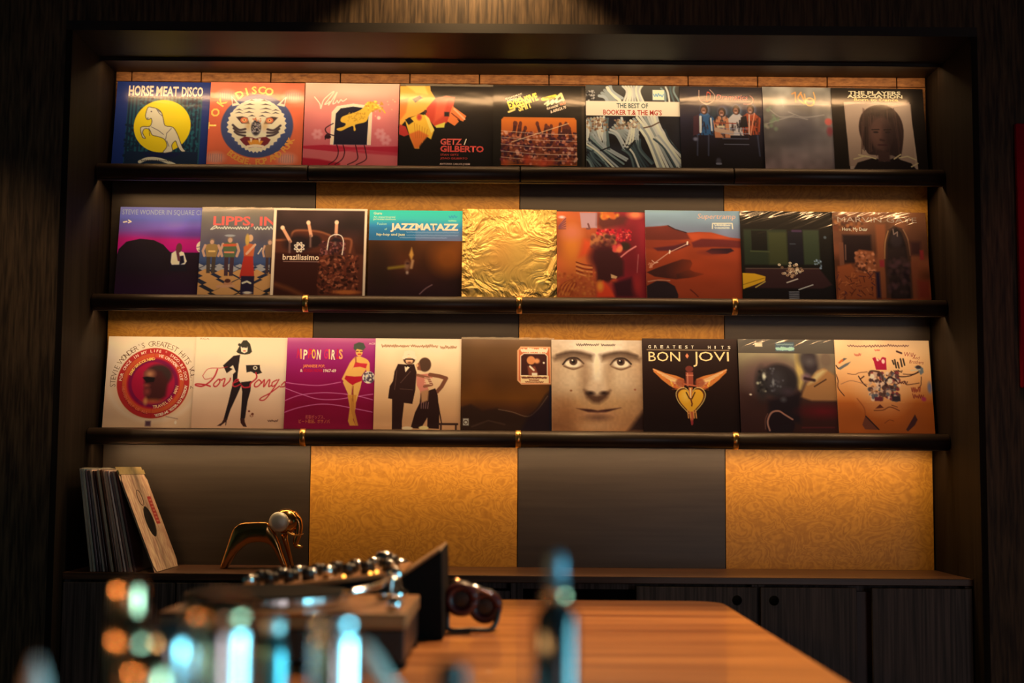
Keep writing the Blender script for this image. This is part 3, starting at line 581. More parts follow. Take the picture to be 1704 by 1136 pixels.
def c_cloud():
    A = Art((116, 100, 82), 538, 185, 555, 505); A.vgrad([(0, (140, 124, 98)), (.3, (120, 104, 84)), (.6, (98, 84, 72)), (1, (112, 84, 70))]); A.noise(5, 5, .22, 12); A.noise(14, 14, .12, 13); A.ell(760, 430, 110, 90, (70, 60, 56), .25, .8); A.ell(860, 560, 100, 60, (140, 116, 98), .2, .5)
    for p in ([(560, 400), (700, 360), (800, 372)], [(690, 330), (780, 360), (900, 345)], [(580, 320), (640, 360), (720, 350)], [(620, 290), (930, 285)], [(650, 250), (660, 300)]): A.line(p, .008, (172, 152, 124), .015, .6, sm=5)
    blot(A, 3, 14, (545, 300, 640, 440), [(150, 134, 100), (110, 120, 80)], 6, 12, .02, .6)
    A.ell(925, 385, 22, 20, (176, 76, 60), .02); A.ell(930, 440, 18, 26, (120, 50, 48), .03)
    A.line([(715, 225), (735, 215), (735, 270)], .014, (206, 130, 60)); A.line([(770, 215), (750, 250), (790, 280), (770, 225)], .016, (206, 130, 60), sm=4); A.line([(790, 225), (800, 262), (850, 258), (845, 215)], .014, (200, 140, 70), sm=4); A.ell(820, 270, 30, 26, (206, 150, 80), ring=9)
    return A
def c_portrait():
    A = Art((16, 11, 10), 945, 185, 555, 505, .75)
    A.poly([(1018, 268), (1415, 265), (1440, 655), (1035, 660)], (176, 138, 104), .004); A.vgrad([(.16, (186, 150, 114)), (.5, (170, 132, 98)), (.9, (150, 110, 78))], .15, .86, .18, .9, .6)
    hair = [(1235, 282), (1300, 296), (1350, 350), (1368, 430), (1352, 540), (1330, 600), (1290, 575), (1180, 575), (1140, 560), (1110, 480), (1100, 410), (1120, 340), (1170, 296)]
    A.poly(hair, (52, 32, 26), .012, sm=3); rs = random.Random(4)
    for k in range(46): x = rs.uniform(1110, 1355); A.line([(x, rs.uniform(300, 420)), (x + (x - 1235) * .12, rs.uniform(470, 580))], .010, rs.choice([(34, 20, 18), (86, 54, 40), (64, 40, 32)]), .006, .7)
    A.ell(1236, 452, 72, 100, (84, 52, 40), .03); A.ell(1210, 460, 34, 60, (106, 66, 48), .06, .6); A.ell(1290, 470, 40, 110, (40, 24, 22), .08, .7)
    for x in (1200, 1272): A.line([(x - 22, 428), (x + 20, 426)], .012, (34, 20, 18)); A.ell(x, 442, 16, 6, (40, 24, 22))
    A.line([(1226, 486), (1246, 490)], .02, (54, 30, 26), .02); A.line([(1212, 516), (1262, 516)], .016, (60, 28, 28), .01)
    A.poly([(1050, 665), (1080, 620), (1180, 590), (1240, 612), (1300, 590), (1400, 620), (1436, 665)], (22, 14, 14), .01); A.rect(1205, 555, 1275, 612, (66, 40, 32), .02)
    for p in ([(1060, 600), (1130, 580), (1190, 596)], [(1090, 575), (1140, 585)], [(1330, 590), (1380, 580), (1430, 600)], [(1400, 640), (1440, 620)], [(1300, 596), (1340, 570)]): A.line(p, .014, (206, 170, 110))
    A.t('THE PLAYERS', 1050, 222, 20, (232, 200, 140), 315, .03); A.t('ASSOCIATION', 1040, 242, 18, (236, 204, 140), 335, .03); A.t('Born to Dance', 1082, 260, 16, (220, 176, 84), 265, .02)
    return A
def c_sunset():
    A = Art((40, 16, 40), 253, 262, 765, 711); A.vgrad([(0, (104, 96, 168)), (.14, (92, 88, 140)), (.27, (120, 70, 128)), (.36, (180, 20, 90)), (.46, (190, 10, 96)), (.56, (150, 10, 90)), (.6, (60, 10, 40)), (1, (46, 12, 36))])
    A.ell(850, 478, 300, 26, (84, 50, 110), .06, .8); A.ell(880, 440, 120, 16, (84, 50, 120), .05, .7); A.ell(700, 410, 240, 20, (120, 90, 150), .08, .5)
    A.rect(240, 640, 1100, 1000, (30, 14, 22), .02); A.poly([(240, 700), (262, 600), (320, 540), (430, 515), (540, 525), (620, 560), (680, 620), (705, 700), (700, 800), (240, 800)], (26, 16, 22), .006)
    A.poly([(680, 620), (800, 622), (1100, 618), (1100, 760), (680, 760)], (30, 14, 26), .01); A.vgrad([(.7, (30, 14, 24)), (1, (54, 16, 50))], alpha=.5, x0=0, x1=1, y0=.7, y1=1); A.noise(5, 5, .12, 4)
    A.poly([(690, 700), (692, 630), (735, 600), (790, 620), (818, 690), (800, 722), (700, 722)], (226, 206, 196), .006); A.poly([(760, 650), (790, 645), (800, 700), (760, 722)], (20, 16, 30), .01); A.ell(750, 585, 24, 38, (96, 44, 40), .006); A.line([(735, 600), (755, 680)], .03, (96, 44, 44), .01); A.poly([(690, 720), (810, 715), (830, 770), (690, 770)], (22, 18, 26), .01)
    A.ell(935, 575, 46, 48, (236, 206, 190)); A.line([(890, 580), (940, 570)], .008, (120, 80, 80)); A.line([(905, 600), (940, 610)], .008, (120, 80, 80))
    A.t('STEVIE WONDER IN SQUARE CIRCLE', 270, 322, 40, (150, 146, 200), 745, .0); A.line([(286, 384), (310, 380)], .014, (240, 220, 220)); A.line([(325, 368), (346, 380), (325, 388)], .012, (240, 220, 220))
    return A
def c_dance():
    A = Art((92, 78, 68), 55, 50, 1075, 1090); A.vgrad([(0, (130, 112, 84)), (.12, (106, 92, 74)), (.35, (88, 74, 72)), (.6, (60, 72, 96)), (.68, (40, 44, 60)), (1, (40, 34, 30))]); A.noise(6, 6, .1, 6)
    rs = random.Random(2)
    for r in range(7):                                           # checker floor in perspective
        y0 = 760 + 30 * r + 9 * r * r * .75; hh = 26 + 11 * r; ww = 110 + 38 * r
        for k in range(-6, 7):
            cx = 520 + (k + (r % 2) * .5) * ww * 1.05
            A.poly([(cx - ww * .5, y0), (cx, y0 - hh), (cx + ww * .5, y0), (cx, y0 + hh)], (206, 140, 74) if r > 1 else (166, 150, 130), .004)
    for cx, tp, bt, wd, tc, lc in ((190, 430, 850, 190, (150, 110, 56), (74, 58, 44)), (395, 400, 880, 200, (84, 92, 54), (70, 44, 44)), (850, 430, 850, 150, (120, 84, 54), (70, 46, 40))):
        A.person(cx, tp, bt, wd, tc, lc, (196, 140, 100), (120, 92, 70))
    A.line([(330, 510), (455, 505)], .03, (196, 80, 44)); A.ell(390, 392, 60, 14, (150, 140, 124)); A.line([(160, 585), (225, 585)], .018, (226, 170, 90)); A.line([(340, 595), (440, 595)], .018, (214, 120, 80))
    A.poly([(560, 640), (660, 600), (690, 900), (520, 900)], (176, 44, 30), .006); A.poly([(550, 530), (600, 480), (680, 500), (670, 640), (560, 640)], (196, 90, 44), .01); A.ell(625, 420, 30, 44, (206, 150, 100)); A.ell(590, 440, 24, 70, (190, 140, 60), .01); A.line([(590, 610), (680, 500)], .026, (214, 150, 104)); A.line([(720, 610), (760, 540)], .012, (226, 190, 150))
    A.poly([(540, 880), (600, 880), (690, 880), (690, 1100), (540, 1100)], (36, 26, 40), .01); A.line([(560, 965), (610, 945), (650, 965)], .02, (220, 200, 180)); A.ell(620, 1080, 50, 16, (220, 190, 160), .01)
    A.ell(395, 980, 50, 40, (190, 120, 74), .01); A.line([(280, 1010), (460, 1000)], .03, (206, 140, 90), .01); A.ell(390, 940, 34, 24, (80, 40, 30))
    A.t('LIPPS, INC.', 190, 262, 105, (206, 84, 66), 900, .03); A.line([(165, 318), (210, 275), (235, 290), (180, 318)], .009, (220, 206, 190), sm=4)
    scribble(A, 230, 600, 300, 22, .009, (214, 200, 184), 4, 12); scribble(A, 660, 1040, 300, 26, .009, (214, 200, 184), 5, 10)
    return A
def c_coffee():
    A = Art((44, 20, 14), 40, 265, 788, 747); A.vgrad([(0, (60, 38, 30)), (.2, (40, 24, 22)), (.45, (60, 24, 14)), (.6, (66, 22, 14)), (1, (40, 14, 10))]); A.noise(6, 6, .25, 7)
    A.poly([(60, 540), (190, 500), (230, 450), (420, 455), (540, 500), (700, 510), (740, 640), (810, 650), (810, 1000), (60, 1000)], (80, 34, 20), .03); A.line([(75, 535), (180, 525), (215, 460), (300, 450), (430, 460), (520, 490)], .02, (160, 84, 44), .02, .8, sm=5); A.line([(640, 515), (700, 530), (690, 630)], .02, (160, 84, 44), .02, .8, sm=5)
    A.rect(60, 640, 435, 1000, (52, 16, 12), .03); A.ell(260, 560, 120, 70, (28, 14, 16), .06); A.ell(390, 540, 60, 50, (30, 16, 16), .03)
    blot(A, 21, 330, (435, 660, 760, 975), [(70, 26, 16), (112, 48, 26), (150, 76, 44), (44, 14, 10), (94, 36, 20)], 7, 12, .008, 1, 1.7); blot(A, 22, 100, (440, 545, 650, 650), [(70, 28, 26), (130, 66, 54), (40, 16, 18)], 6, 10, .008, 1, 1.6)
    for x0, y0, x1, y1 in ((120, 430, 190, 545), (335, 385, 362, 495), (572, 380, 570, 480)): A.line([(x0, y0), (x1, y1)], .034, (214, 140, 90), .01); A.ell(x0, y0, 17, 18, (236, 180, 124), .01); A.line([(x1 - 5, y1), (x1 - 3, y1 + 90)], .02, (120, 80, 60), .02)
    A.line([(500, 610), (512, 520), (540, 490), (580, 482), (620, 500), (636, 560), (626, 650)], .011, (226, 190, 160), sm=5); A.poly([(520, 540), (560, 505), (610, 520), (620, 545)], (30, 18, 22), .02); A.ell(670, 960, 110, 18, (170, 84, 34), .02); A.line([(80, 900), (200, 940), (300, 985)], .05, (96, 44, 20), .04)
    for k in range(8):
        a = k * math.pi / 4 + .39; A.ell(267 + 30 * math.cos(a), 592 + 30 * math.sin(a), 17, 11, (244, 222, 196), rot=math.degrees(a))
    for k in range(8): A.ell(267 + 30 * math.cos(k * math.pi / 4 + .39), 592 + 30 * math.sin(k * math.pi / 4 + .39), 6, 5, (60, 28, 22))
    A.ell(267, 592, 8, 8, (60, 26, 20)); A.t('brazilissimo', 132, 697, 46, (246, 226, 200), 302, .02); A.line([(140, 712), (435, 712)], .006, (190, 140, 110))
    for x0, x1 in ((40, 66), (806, 828)): A.rect(x0, 265, x1, 1020, (238, 200, 154), .002)
    A.rect(30, 255, 840, 282, (238, 200, 154), .002)
    return A
def c_jazz():
    A = Art((58, 28, 14), 32, 58, 1115, 1050); A.vgrad([(.34, (92, 44, 14)), (.6, (70, 30, 14)), (.8, (44, 18, 16)), (1, (34, 12, 18))]); A.noise(5, 5, .2, 4); A.ell(980, 620, 190, 180, (146, 70, 16), .18, .75); A.ell(150, 700, 180, 300, (34, 18, 12), .18, .7)
    A.poly([(545, 500), (570, 590), (545, 660), (515, 590)], (196, 130, 50), .02); A.line([(560, 660), (545, 740)], .03, (176, 120, 70), .02); A.line([(280, 750), (470, 725)], .03, (150, 116, 30), .03, .8); A.ell(495, 720, 30, 56, (140, 92, 60), .03, .8); A.ell(498, 800, 16, 18, (170, 130, 96), .02); A.ell(500, 690, 16, 12, (50, 20, 18), .02)
    A.line([(650, 1050), (720, 985), (795, 940)], .012, (150, 104, 90), .01, .8, sm=4)
    A.vgrad([(0, (44, 182, 196)), (.1, (52, 166, 184)), (.2, (50, 116, 138)), (.34, (84, 100, 118))], 0, 1, 0, .345); m = ((_gy < .345) & (_gx > .5)) * np.clip((_gy - .15) * 4, 0, 1) * np.clip(_gx - .3, 0, 1); A.put(m, (132, 104, 108), .8); m = ((_gy < .345) & (_gx < .5)) * np.clip((_gy - .1) * 5, 0, 1); A.put(m, (20, 92, 116), .7 )
    A.t('Guru', 80, 110, 30, (190, 226, 190), 100, .03); A.t('An experimental', 80, 150, 22, (170, 206, 180), 260, .02); A.t('presentation', 80, 176, 22, (170, 206, 180), 265, .02); A.t('Fusion', 125, 236, 30, (150, 190, 190), 115, .01); A.t('of', 215, 296, 24, (150, 190, 190), 30, .01)
    A.t('JAZZMATAZZ', 285, 290, 74, (240, 226, 196), 815, .045); A.t('hip-hop and jazz', 122, 362, 30, (200, 190, 130), 340, .02)
    for (x0, x1, y) in ((480, 1100, 320), (480, 1095, 355), (400, 960, 385)): scribble(A, x0, x1, y, 8, .006, (150, 160, 170), int(x1), 30, .7)
    scribble(A, 985, 1080, 130, 30, .008, (40, 110, 150), 3, 3, .7); scribble(A, 980, 1070, 178, 6, .008, (180, 220, 220), 8, 7, .8)
    return A
def c_foil():
    A = Art((252, 152, 62), 40, 290, 785, 730, 1.3); A.noise(5, 5, .05, 3); return A
def c_collage():
    A = Art((176, 76, 34), 55, 40, 1180, 1080); m = np.clip((_gx - .35) * 3, 0, 1); A.put(m, (128, 24, 30)); A.noise(5, 5, .2, 4)
    A.ell(240, 480, 130, 260, (214, 116, 34), .15, .8); A.ell(240, 300, 120, 90, (196, 100, 70), .1, .7); A.poly([(400, 380), (520, 400), (500, 560), (330, 600)], (206, 70, 30), .06)
    A.poly([(350, 50), (575, 50), (570, 240), (370, 240)], (168, 120, 108), .01); A.line([(455, 190), (475, 250), (440, 250)], .02, (110, 60, 50)); A.poly([(580, 60), (980, 90), (920, 200), (640, 260), (570, 200)], (70, 30, 24), .06, .8)
    blot(A, 5, 26, (640, 40, 840, 110), [(226, 140, 40), (190, 80, 30)], 16, 28, .03); A.ell(1060, 70, 90, 46, (222, 110, 60), .05); blot(A, 8, 150, (560, 260, 1000, 390), [(196, 30, 34), (150, 16, 30), (110, 20, 26), (220, 80, 60)], 10, 18, .01); blot(A, 9, 90, (500, 330, 800, 480), [(120, 56, 40), (70, 34, 26), (180, 100, 50)], 16, 28, .02)
    A.ell(660, 600, 190, 170, (66, 20, 22), .1); A.poly([(550, 520), (760, 500), (900, 640), (900, 820), (700, 900), (560, 880)], (58, 20, 20), .04); A.ell(920, 460, 70, 50, (50, 30, 20), .03); blot(A, 11, 8, (780, 450, 900, 520), [(206, 60, 50), (226, 110, 60)], 22, 34, .02); A.line([(870, 590), (960, 520), (1060, 460)], .016, (206, 110, 90), .01, sm=4)
    for k in range(6): A.line([(300, 660 + k * 26), (400, 690 + k * 26), (500, 700 + k * 26)], .012, (214, 130, 60) if k % 2 else (110, 40, 20), .006, sm=4)
    for k in range(9): A.line([(60 + 20 * k, 1060), (120 + 22 * k, 930), (280, 860 + 6 * k)], .012, (206, 110, 40) if k % 2 else (130, 44, 20), .01, .8, sm=4)
    blot(A, 14, 120, (60, 780, 540, 1060), [(206, 116, 44), (150, 60, 24), (190, 90, 34)], 8, 18, .02, .6); A.poly([(570, 930), (640, 880), (720, 960), (790, 1080), (560, 1080)], (216, 60, 28), .03); A.ell(600, 950, 40, 60, (226, 130, 40), .04); A.poly([(735, 800), (820, 830), (800, 860), (740, 850)], (206, 150, 90), .01); A.ell(780, 890, 40, 30, (206, 70, 34), .03)
    A.poly([(760, 900), (1000, 840), (1080, 1080), (800, 1080)], (54, 14, 22), .05); A.ell(1080, 950, 60, 110, (150, 34, 30), .08); A.line([(1090, 560), (1070, 780)], .008, (190, 110, 90), .01, .7)
    for k in range(10): A.line([(80, 220 + k * 4), (170, 110 + k * 16)], .008, (60, 30, 40) if k % 2 else (150, 80, 80), .005, .7)
    A.ell(120, 110, 34, 16, (220, 200, 180), .02, .8)
    return A
def c_dunes():
    A = Art((140, 48, 22), 55, 58, 1170, 1075); A.vgrad([(0, (130, 146, 140)), (.12, (112, 122, 120)), (.3, (106, 100, 106))])
    A.poly([(40, 265), (250, 250), (335, 240), (420, 285), (570, 325), (700, 312), (860, 318), (1080, 375), (1260, 390), (1260, 1200), (40, 1200)], (146, 52, 24), .006)
    A.poly([(40, 265), (250, 250), (335, 240), (430, 290), (570, 328), (600, 400), (330, 420), (40, 420)], (98, 34, 24), .02); A.line([(335, 242), (420, 285), (560, 324)], .012, (50, 24, 24)); A.poly([(570, 330), (860, 320), (1080, 380), (900, 400), (740, 395), (640, 430)], (168, 62, 28), .03)
    A.poly([(620, 440), (740, 395), (1000, 400), (1260, 420), (1260, 500), (900, 490), (640, 500)], (96, 30, 26), .02); A.poly([(40, 420), (420, 420), (540, 440), (360, 540), (40, 520)], (128, 44, 24), .03); A.poly([(150, 510), (400, 480), (560, 440), (600, 470), (420, 540), (200, 545)], (76, 26, 28), .02)
    A.poly([(790, 545), (860, 510), (1100, 505), (1135, 535), (1050, 570), (860, 575)], (42, 18, 24), .012); A.ell(850, 560, 90, 20, (60, 20, 34), .05, .7)
    A.poly([(180, 750), (380, 680), (500, 640), (600, 650), (622, 690), (590, 760), (640, 795), (755, 815), (640, 850), (420, 880), (160, 850), (60, 800)], (58, 22, 18), .012); A.poly([(420, 820), (560, 770), (755, 815), (560, 862), (430, 865)], (32, 16, 18), .015)
    A.poly([(60, 960), (180, 900), (300, 905), (400, 960), (440, 1060), (430, 1140), (60, 1140)], (36, 22, 24), .012); A.line([(75, 910), (200, 890), (340, 895)], .01, (196, 130, 90), .01, sm=4); A.ell(760, 760, 300, 180, (160, 54, 22), .2, .7); A.noise(6, 10, .07, 8)
    A.line([(100, 740), (160, 690), (345, 560), (560, 460)], .008, (214, 150, 110)); A.line([(345, 570), (350, 540)], .014, (240, 220, 190)); A.line([(565, 460), (570, 435)], .016, (244, 226, 200)); A.line([(130, 660), (165, 690), (200, 680)], .009, (220, 160, 120)); blot(A, 2, 14, (85, 690, 130, 745), [(200, 120, 80)], 6, 10)
    A.line([(590, 1000), (640, 1040), (680, 1080)], .012, (90, 26, 18), .01); A.t('Supertramp', 700, 152, 60, (206, 150, 110), 470, .0, .2); A.line([(880, 270), (885, 208), (1125, 205), (1130, 270)], .010, (222, 196, 150)); scribble(A, 910, 1100, 230, 14, .008, (206, 186, 150), 2, 12); scribble(A, 910, 1090, 262, 12, .008, (190, 176, 140), 6, 12)
    return A
def c_house():
    A = Art((14, 13, 11), 855, 312, 790, 725); A.rect(880, 460, 1240, 745, (34, 40, 24), .02); A.rect(1085, 480, 1240, 740, (52, 52, 26), .03); A.rect(1375, 460, 1510, 740, (44, 50, 30), .02); A.rect(945, 470, 1075, 630, (14, 15, 12), .01); A.line([(935, 636), (1090, 640)], .014, (60, 62, 34)); A.rect(1250, 470, 1372, 740, (15, 15, 20), .01); A.line([(1290, 470), (1360, 470)], .02, (70, 40, 60), .02); A.line([(1265, 575), (1310, 575)], .01, (60, 60, 60))
    A.poly([(880, 775), (1500, 770), (1600, 900), (1500, 940), (900, 940)], (50, 26, 24), .02); A.line([(890, 775), (1500, 772)], .01, (90, 66, 50), .006); A.rect(900, 930, 1650, 1040, (16, 12, 13), .02)
    A.poly([(860, 812), (960, 815), (1050, 838), (1045, 870), (960, 905), (860, 940)], (212, 148, 26), .006); A.line([(965, 925), (1045, 878)], .012, (190, 150, 60)); A.line([(860, 905), (1040, 850)], .006, (120, 80, 16))
    rs = random.Random(6)
    for k in range(40): A.ell(1275 + rs.gauss(0, 36), 795 + rs.gauss(0, 26), 12, 9, rs.choice([(240, 206, 150), (200, 150, 100), (130, 90, 60)]), ring=6)
    A.line([(1225, 885), (1315, 855)], .012, (206, 180, 150)); A.line([(1320, 940), (1440, 900)], .01, (190, 176, 160)); [A.line([(1240, 960 + 16 * k), (1320, 958 + 16 * k)], .008, (150, 140, 130)) for k in range(4)]; blot(A, 9, 14, (1460, 700, 1520, 770), [(130, 140, 140), (60, 66, 66)], 6, 10); A.ell(1560, 520, 12, 12, (70, 74, 70), .01)
    return A
def c_street():
    A = Art((96, 46, 24), 50, 60, 1120, 1050); A.vgrad([(0, (118, 66, 34)), (.3, (90, 48, 28)), (.6, (96, 46, 24)), (1, (120, 52, 22))]); A.noise(7, 7, .25, 5)
    A.rect(160, 330, 500, 660, (28, 14, 14), .03); A.rect(110, 420, 165, 690, (106, 58, 36), .01); [A.line([(190, 450), (185, 620)], .012, (110, 70, 50), .01) for _ in (0,)]; blot(A, 3, 80, (60, 100, 420, 280), [(50, 24, 16), (150, 84, 40), (96, 44, 24)], 10, 22, .02, .7)
    A.poly([(290, 720), (300, 540), (350, 500), (520, 520), (540, 800), (300, 760)], (130, 66, 34), .02); blot(A, 4, 60, (300, 530, 540, 780), [(150, 84, 50), (70, 34, 22), (190, 110, 66)], 10, 20, .01, .8)
    A.poly([(80, 700), (240, 670), (300, 760), (520, 800), (520, 1070), (70, 1070)], (134, 62, 28), .02); rs = random.Random(5)
    for k in range(60): x, y = rs.uniform(80, 500), rs.uniform(720, 1060); A.line([(x, y), (x + rs.uniform(-60, 80), y + rs.uniform(-50, 60))], .010, rs.choice([(70, 28, 16), (170, 90, 44), (96, 40, 20), (60, 26, 34)]), .006, .8)
    A.rect(560, 200, 680, 1060, (120, 60, 30), .03); A.rect(585, 620, 640, 700, (130, 34, 34), .02); A.poly([(640, 1060), (650, 450), (690, 290), (780, 215), (880, 250), (940, 380), (960, 560), (960, 1060)], (60, 34, 22), .02); A.poly([(700, 1060), (690, 420), (740, 280), (810, 240), (870, 300), (910, 450), (930, 1060)], (24, 15, 14), .02)
    A.line([(650, 600), (665, 420), (710, 280)], .012, (150, 96, 50), .01, sm=4); A.line([(955, 560), (940, 380), (890, 260)], .012, (130, 84, 50), .01, sm=4); A.ell(800, 390, 70, 90, (40, 28, 26), .04); A.poly([(690, 480), (900, 470), (930, 700), (880, 1050), (720, 1050), (660, 700)], (38, 24, 20), .05); blot(A, 6, 60, (680, 600, 930, 1000), [(60, 36, 30), (26, 14, 16), (76, 44, 40)], 14, 30, .03, .6); A.line([(770, 260), (775, 320), (820, 290), (815, 340)], .012, (120, 90, 70))
    A.rect(960, 400, 1090, 560, (50, 24, 20), .05); A.rect(1070, 500, 1115, 610, (120, 30, 28), .02); A.rect(960, 640, 1030, 1060, (110, 52, 28), .03); A.rect(1020, 850, 1160, 1060, (110, 36, 22), .05); A.rect(530, 760, 575, 1060, (26, 16, 30), .03)
    A.t('MARVIN GAYE', 110, 180, 62, (150, 120, 90), 950, .0); A.t('Here, My Dear', 165, 282, 40, (206, 186, 160), 300, .0)
    return A
def c_rings():
    A = Art((228, 184, 138), 100, 60, 1050, 1040); A.vgrad([(0, (234, 200, 158)), (.5, (226, 178, 128)), (1, (218, 160, 106))]); A.noise(6, 6, .05, 3); A.ell(640, 600, 520, 440, (240, 200, 150), .05, .4, ring=40)  # cream ground darkens downward: strip light falloff painted in
    cx, cy = 632, 592
    for r, c in ((405, (176, 44, 26)), (392, (150, 14, 36)), (345, (196, 76, 34)), (300, (160, 14, 40)), (275, (120, 12, 50)), (240, (166, 16, 44))): A.ell(cx, cy, r, r * .99, c)
    m = ((_gx - .507) * (_gy - .511) < 0)
    A.ell(cx, cy, 392, 388, (196, 50, 30), ring=44, alpha=.6); A.ell(cx, cy, 318, 314, (214, 70, 36), ring=30, alpha=.5)
    A.put((np.abs(_gx - .507) < .004) * (((_gx - .507) ** 2 + (_gy - .511) ** 2) < .145), (150, 12, 30), .5)
    A.ell(690, 500, 150, 120, (56, 34, 28), .04); A.poly([(530, 470), (600, 430), (720, 460), (800, 560), (780, 740), (700, 800), (560, 790), (545, 700), (535, 600)], (66, 24, 22), .04); A.ell(590, 490, 50, 40, (190, 120, 70), .06, .9); A.poly([(510, 530), (560, 520), (650, 530), (640, 580), (560, 585)], (22, 12, 14), .012); A.ell(560, 620, 30, 16, (150, 60, 44), .03); A.ell(570, 690, 36, 40, (130, 50, 40), .05); A.ell(640, 800, 80, 22, (170, 84, 40), .05); A.ell(560, 800, 22, 40, (196, 120, 60), .03)
    A.arc('STEVIE WONDER\'S GREATEST HITS VOL. 2', cx, cy, 420, 176, 366, 62, (92, 60, 40), -.012)
    A.arc('FOR ONCE IN MY LIFE * SHOO-BE-DOO', cx, cy, 352, 185, 352, 32, (244, 190, 160), .02); A.arc('SIGNED SEALED DELIVERED', cx, cy, 262, 200, 268, 30, (240, 176, 80), .02); A.arc('WE CAN WORK IT OUT', cx, cy, 300, 282, 352, 34, (240, 180, 150), .02)
    A.arc('YESTER-ME YESTER-YOU YESTERDAY', cx, cy, 385, 82, 5, 30, (240, 190, 150), .02, True); A.arc('TRAVELIN\' MAN', cx, cy, 290, 84, 10, 34, (240, 170, 110), .02, True); A.arc('HEAVEN HELP US ALL', cx, cy, 350, 170, 98, 30, (226, 96, 60), .02, True)
    A.rect(575, 1022, 635, 1080, (86, 50, 52), .02); A.line([(800, 970), (930, 995)], .008, (150, 110, 80), .01); A.ell(910, 1035, 10, 16, (250, 236, 210), .01)
    return A
def c_love():
    A = Art((230, 186, 140), 75, 75, 1045, 1040); A.vgrad([(0, (238, 208, 160)), (.45, (230, 188, 140)), (1, (214, 150, 100))]); A.noise(5, 5, .04, 3)  # the strip's fade from top to bottom is part of this cream colour
    A.poly([(655, 385), (640, 275), (540, 285), (560, 570), (735, 570), (810, 470), (815, 330), (770, 290), (700, 270)], (240, 214, 172), .01)
    K = (34, 22, 22)
    hair = [(575, 150), (600, 110), (640, 108), (680, 150), (705, 240), (680, 265), (630, 275), (580, 268), (545, 255), (530, 240), (555, 190)]
    A.poly(hair, (50, 44, 30)); A.poly([(575, 175), (620, 165), (655, 180), (652, 240), (620, 258), (585, 240)], (240, 216, 178), .006); A.line([(590, 190), (610, 188)], .008, K); A.line([(630, 190), (648, 192)], .008, K); A.line([(610, 232), (630, 232)], .012, (190, 60, 50)); A.line([(560, 160), (620, 178), (660, 165)], .03, (50, 44, 30), .006)
    A.poly([(575, 275), (500, 290), (390, 400), (435, 490), (500, 440), (465, 425), (500, 395), (535, 470), (505, 500), (510, 560), (555, 560), (565, 400)], K, .004); A.poly([(480, 470), (510, 440), (525, 470), (495, 495)], (230, 190, 150))
    A.poly([(645, 395), (800, 390), (808, 450), (830, 480), (780, 498), (735, 485), (700, 470), (655, 478)], (40, 30, 26)); A.ell(750, 425, 24, 22, (220, 190, 150)); A.ell(750, 425, 12, 11, K); A.ell(705, 482, 22, 12, (236, 206, 166))
    A.poly([(505, 500), (600, 600), (715, 575), (710, 690), (685, 800), (665, 1000), (615, 1000), (620, 700), (605, 630), (560, 750), (500, 900), (470, 1010), (430, 1005), (470, 820), (495, 680), (510, 600)], K, .004); A.poly([(600, 590), (715, 575), (712, 620), (660, 650), (605, 635)], K)
    A.poly([(435, 1000), (475, 1005), (460, 1035), (400, 1085), (358, 1085), (410, 1050)], (60, 30, 24)); A.poly([(612, 1000), (660, 1000), (665, 1040), (690, 1095), (650, 1090), (620, 1050)], (60, 30, 24)); A.line([(460, 1030), (455, 1075)], .008, K)
    A.ell(706, 918, 12, 10, (110, 40, 30)); A.ell(745, 950, 15, 14, (110, 50, 30)); A.ell(735, 970, 20, 14, (140, 80, 50), ring=6); A.t('RCA', 120, 106, 22, (150, 110, 84), 100, 0); scribble(A, 920, 1030, 1025, 16, .008, (90, 50, 34), 3, 5)
    C = (178, 34, 40)
    for p, wd in (([(170, 520), (230, 440), (370, 430), (440, 415)], .006), ([(330, 445), (300, 530), (240, 600), (170, 640), (100, 630), (110, 615), (200, 622), (260, 640)], .016), ([(170, 520), (200, 560), (270, 545)], .006),
                  ([(345, 560), (300, 610), (305, 640), (335, 635), (365, 590), (355, 560), (385, 570)], .013), ([(390, 560), (420, 555), (405, 640), (470, 580), (480, 545)], .013), ([(510, 600), (560, 580), (570, 560), (540, 565), (510, 620), (540, 640), (600, 610)], .013),
                  ([(760, 480), (770, 540), (710, 600), (700, 640), (640, 650), (610, 630)], .016), ([(795, 560), (755, 600), (755, 638), (790, 635), (825, 590), (800, 560)], .013), ([(830, 600), (860, 560), (855, 640), (900, 570), (920, 565), (910, 635), (945, 620)], .013), ([(1000, 560), (950, 590), (950, 635), (990, 610), (1020, 555), (970, 650), (880, 780), (820, 790), (840, 760), (930, 710), (1030, 630)], .012), ([(1050, 620), (1090, 580), (1090, 630), (1040, 640)], .012)):
        A.line(p, wd, C, sm=6)
    return A
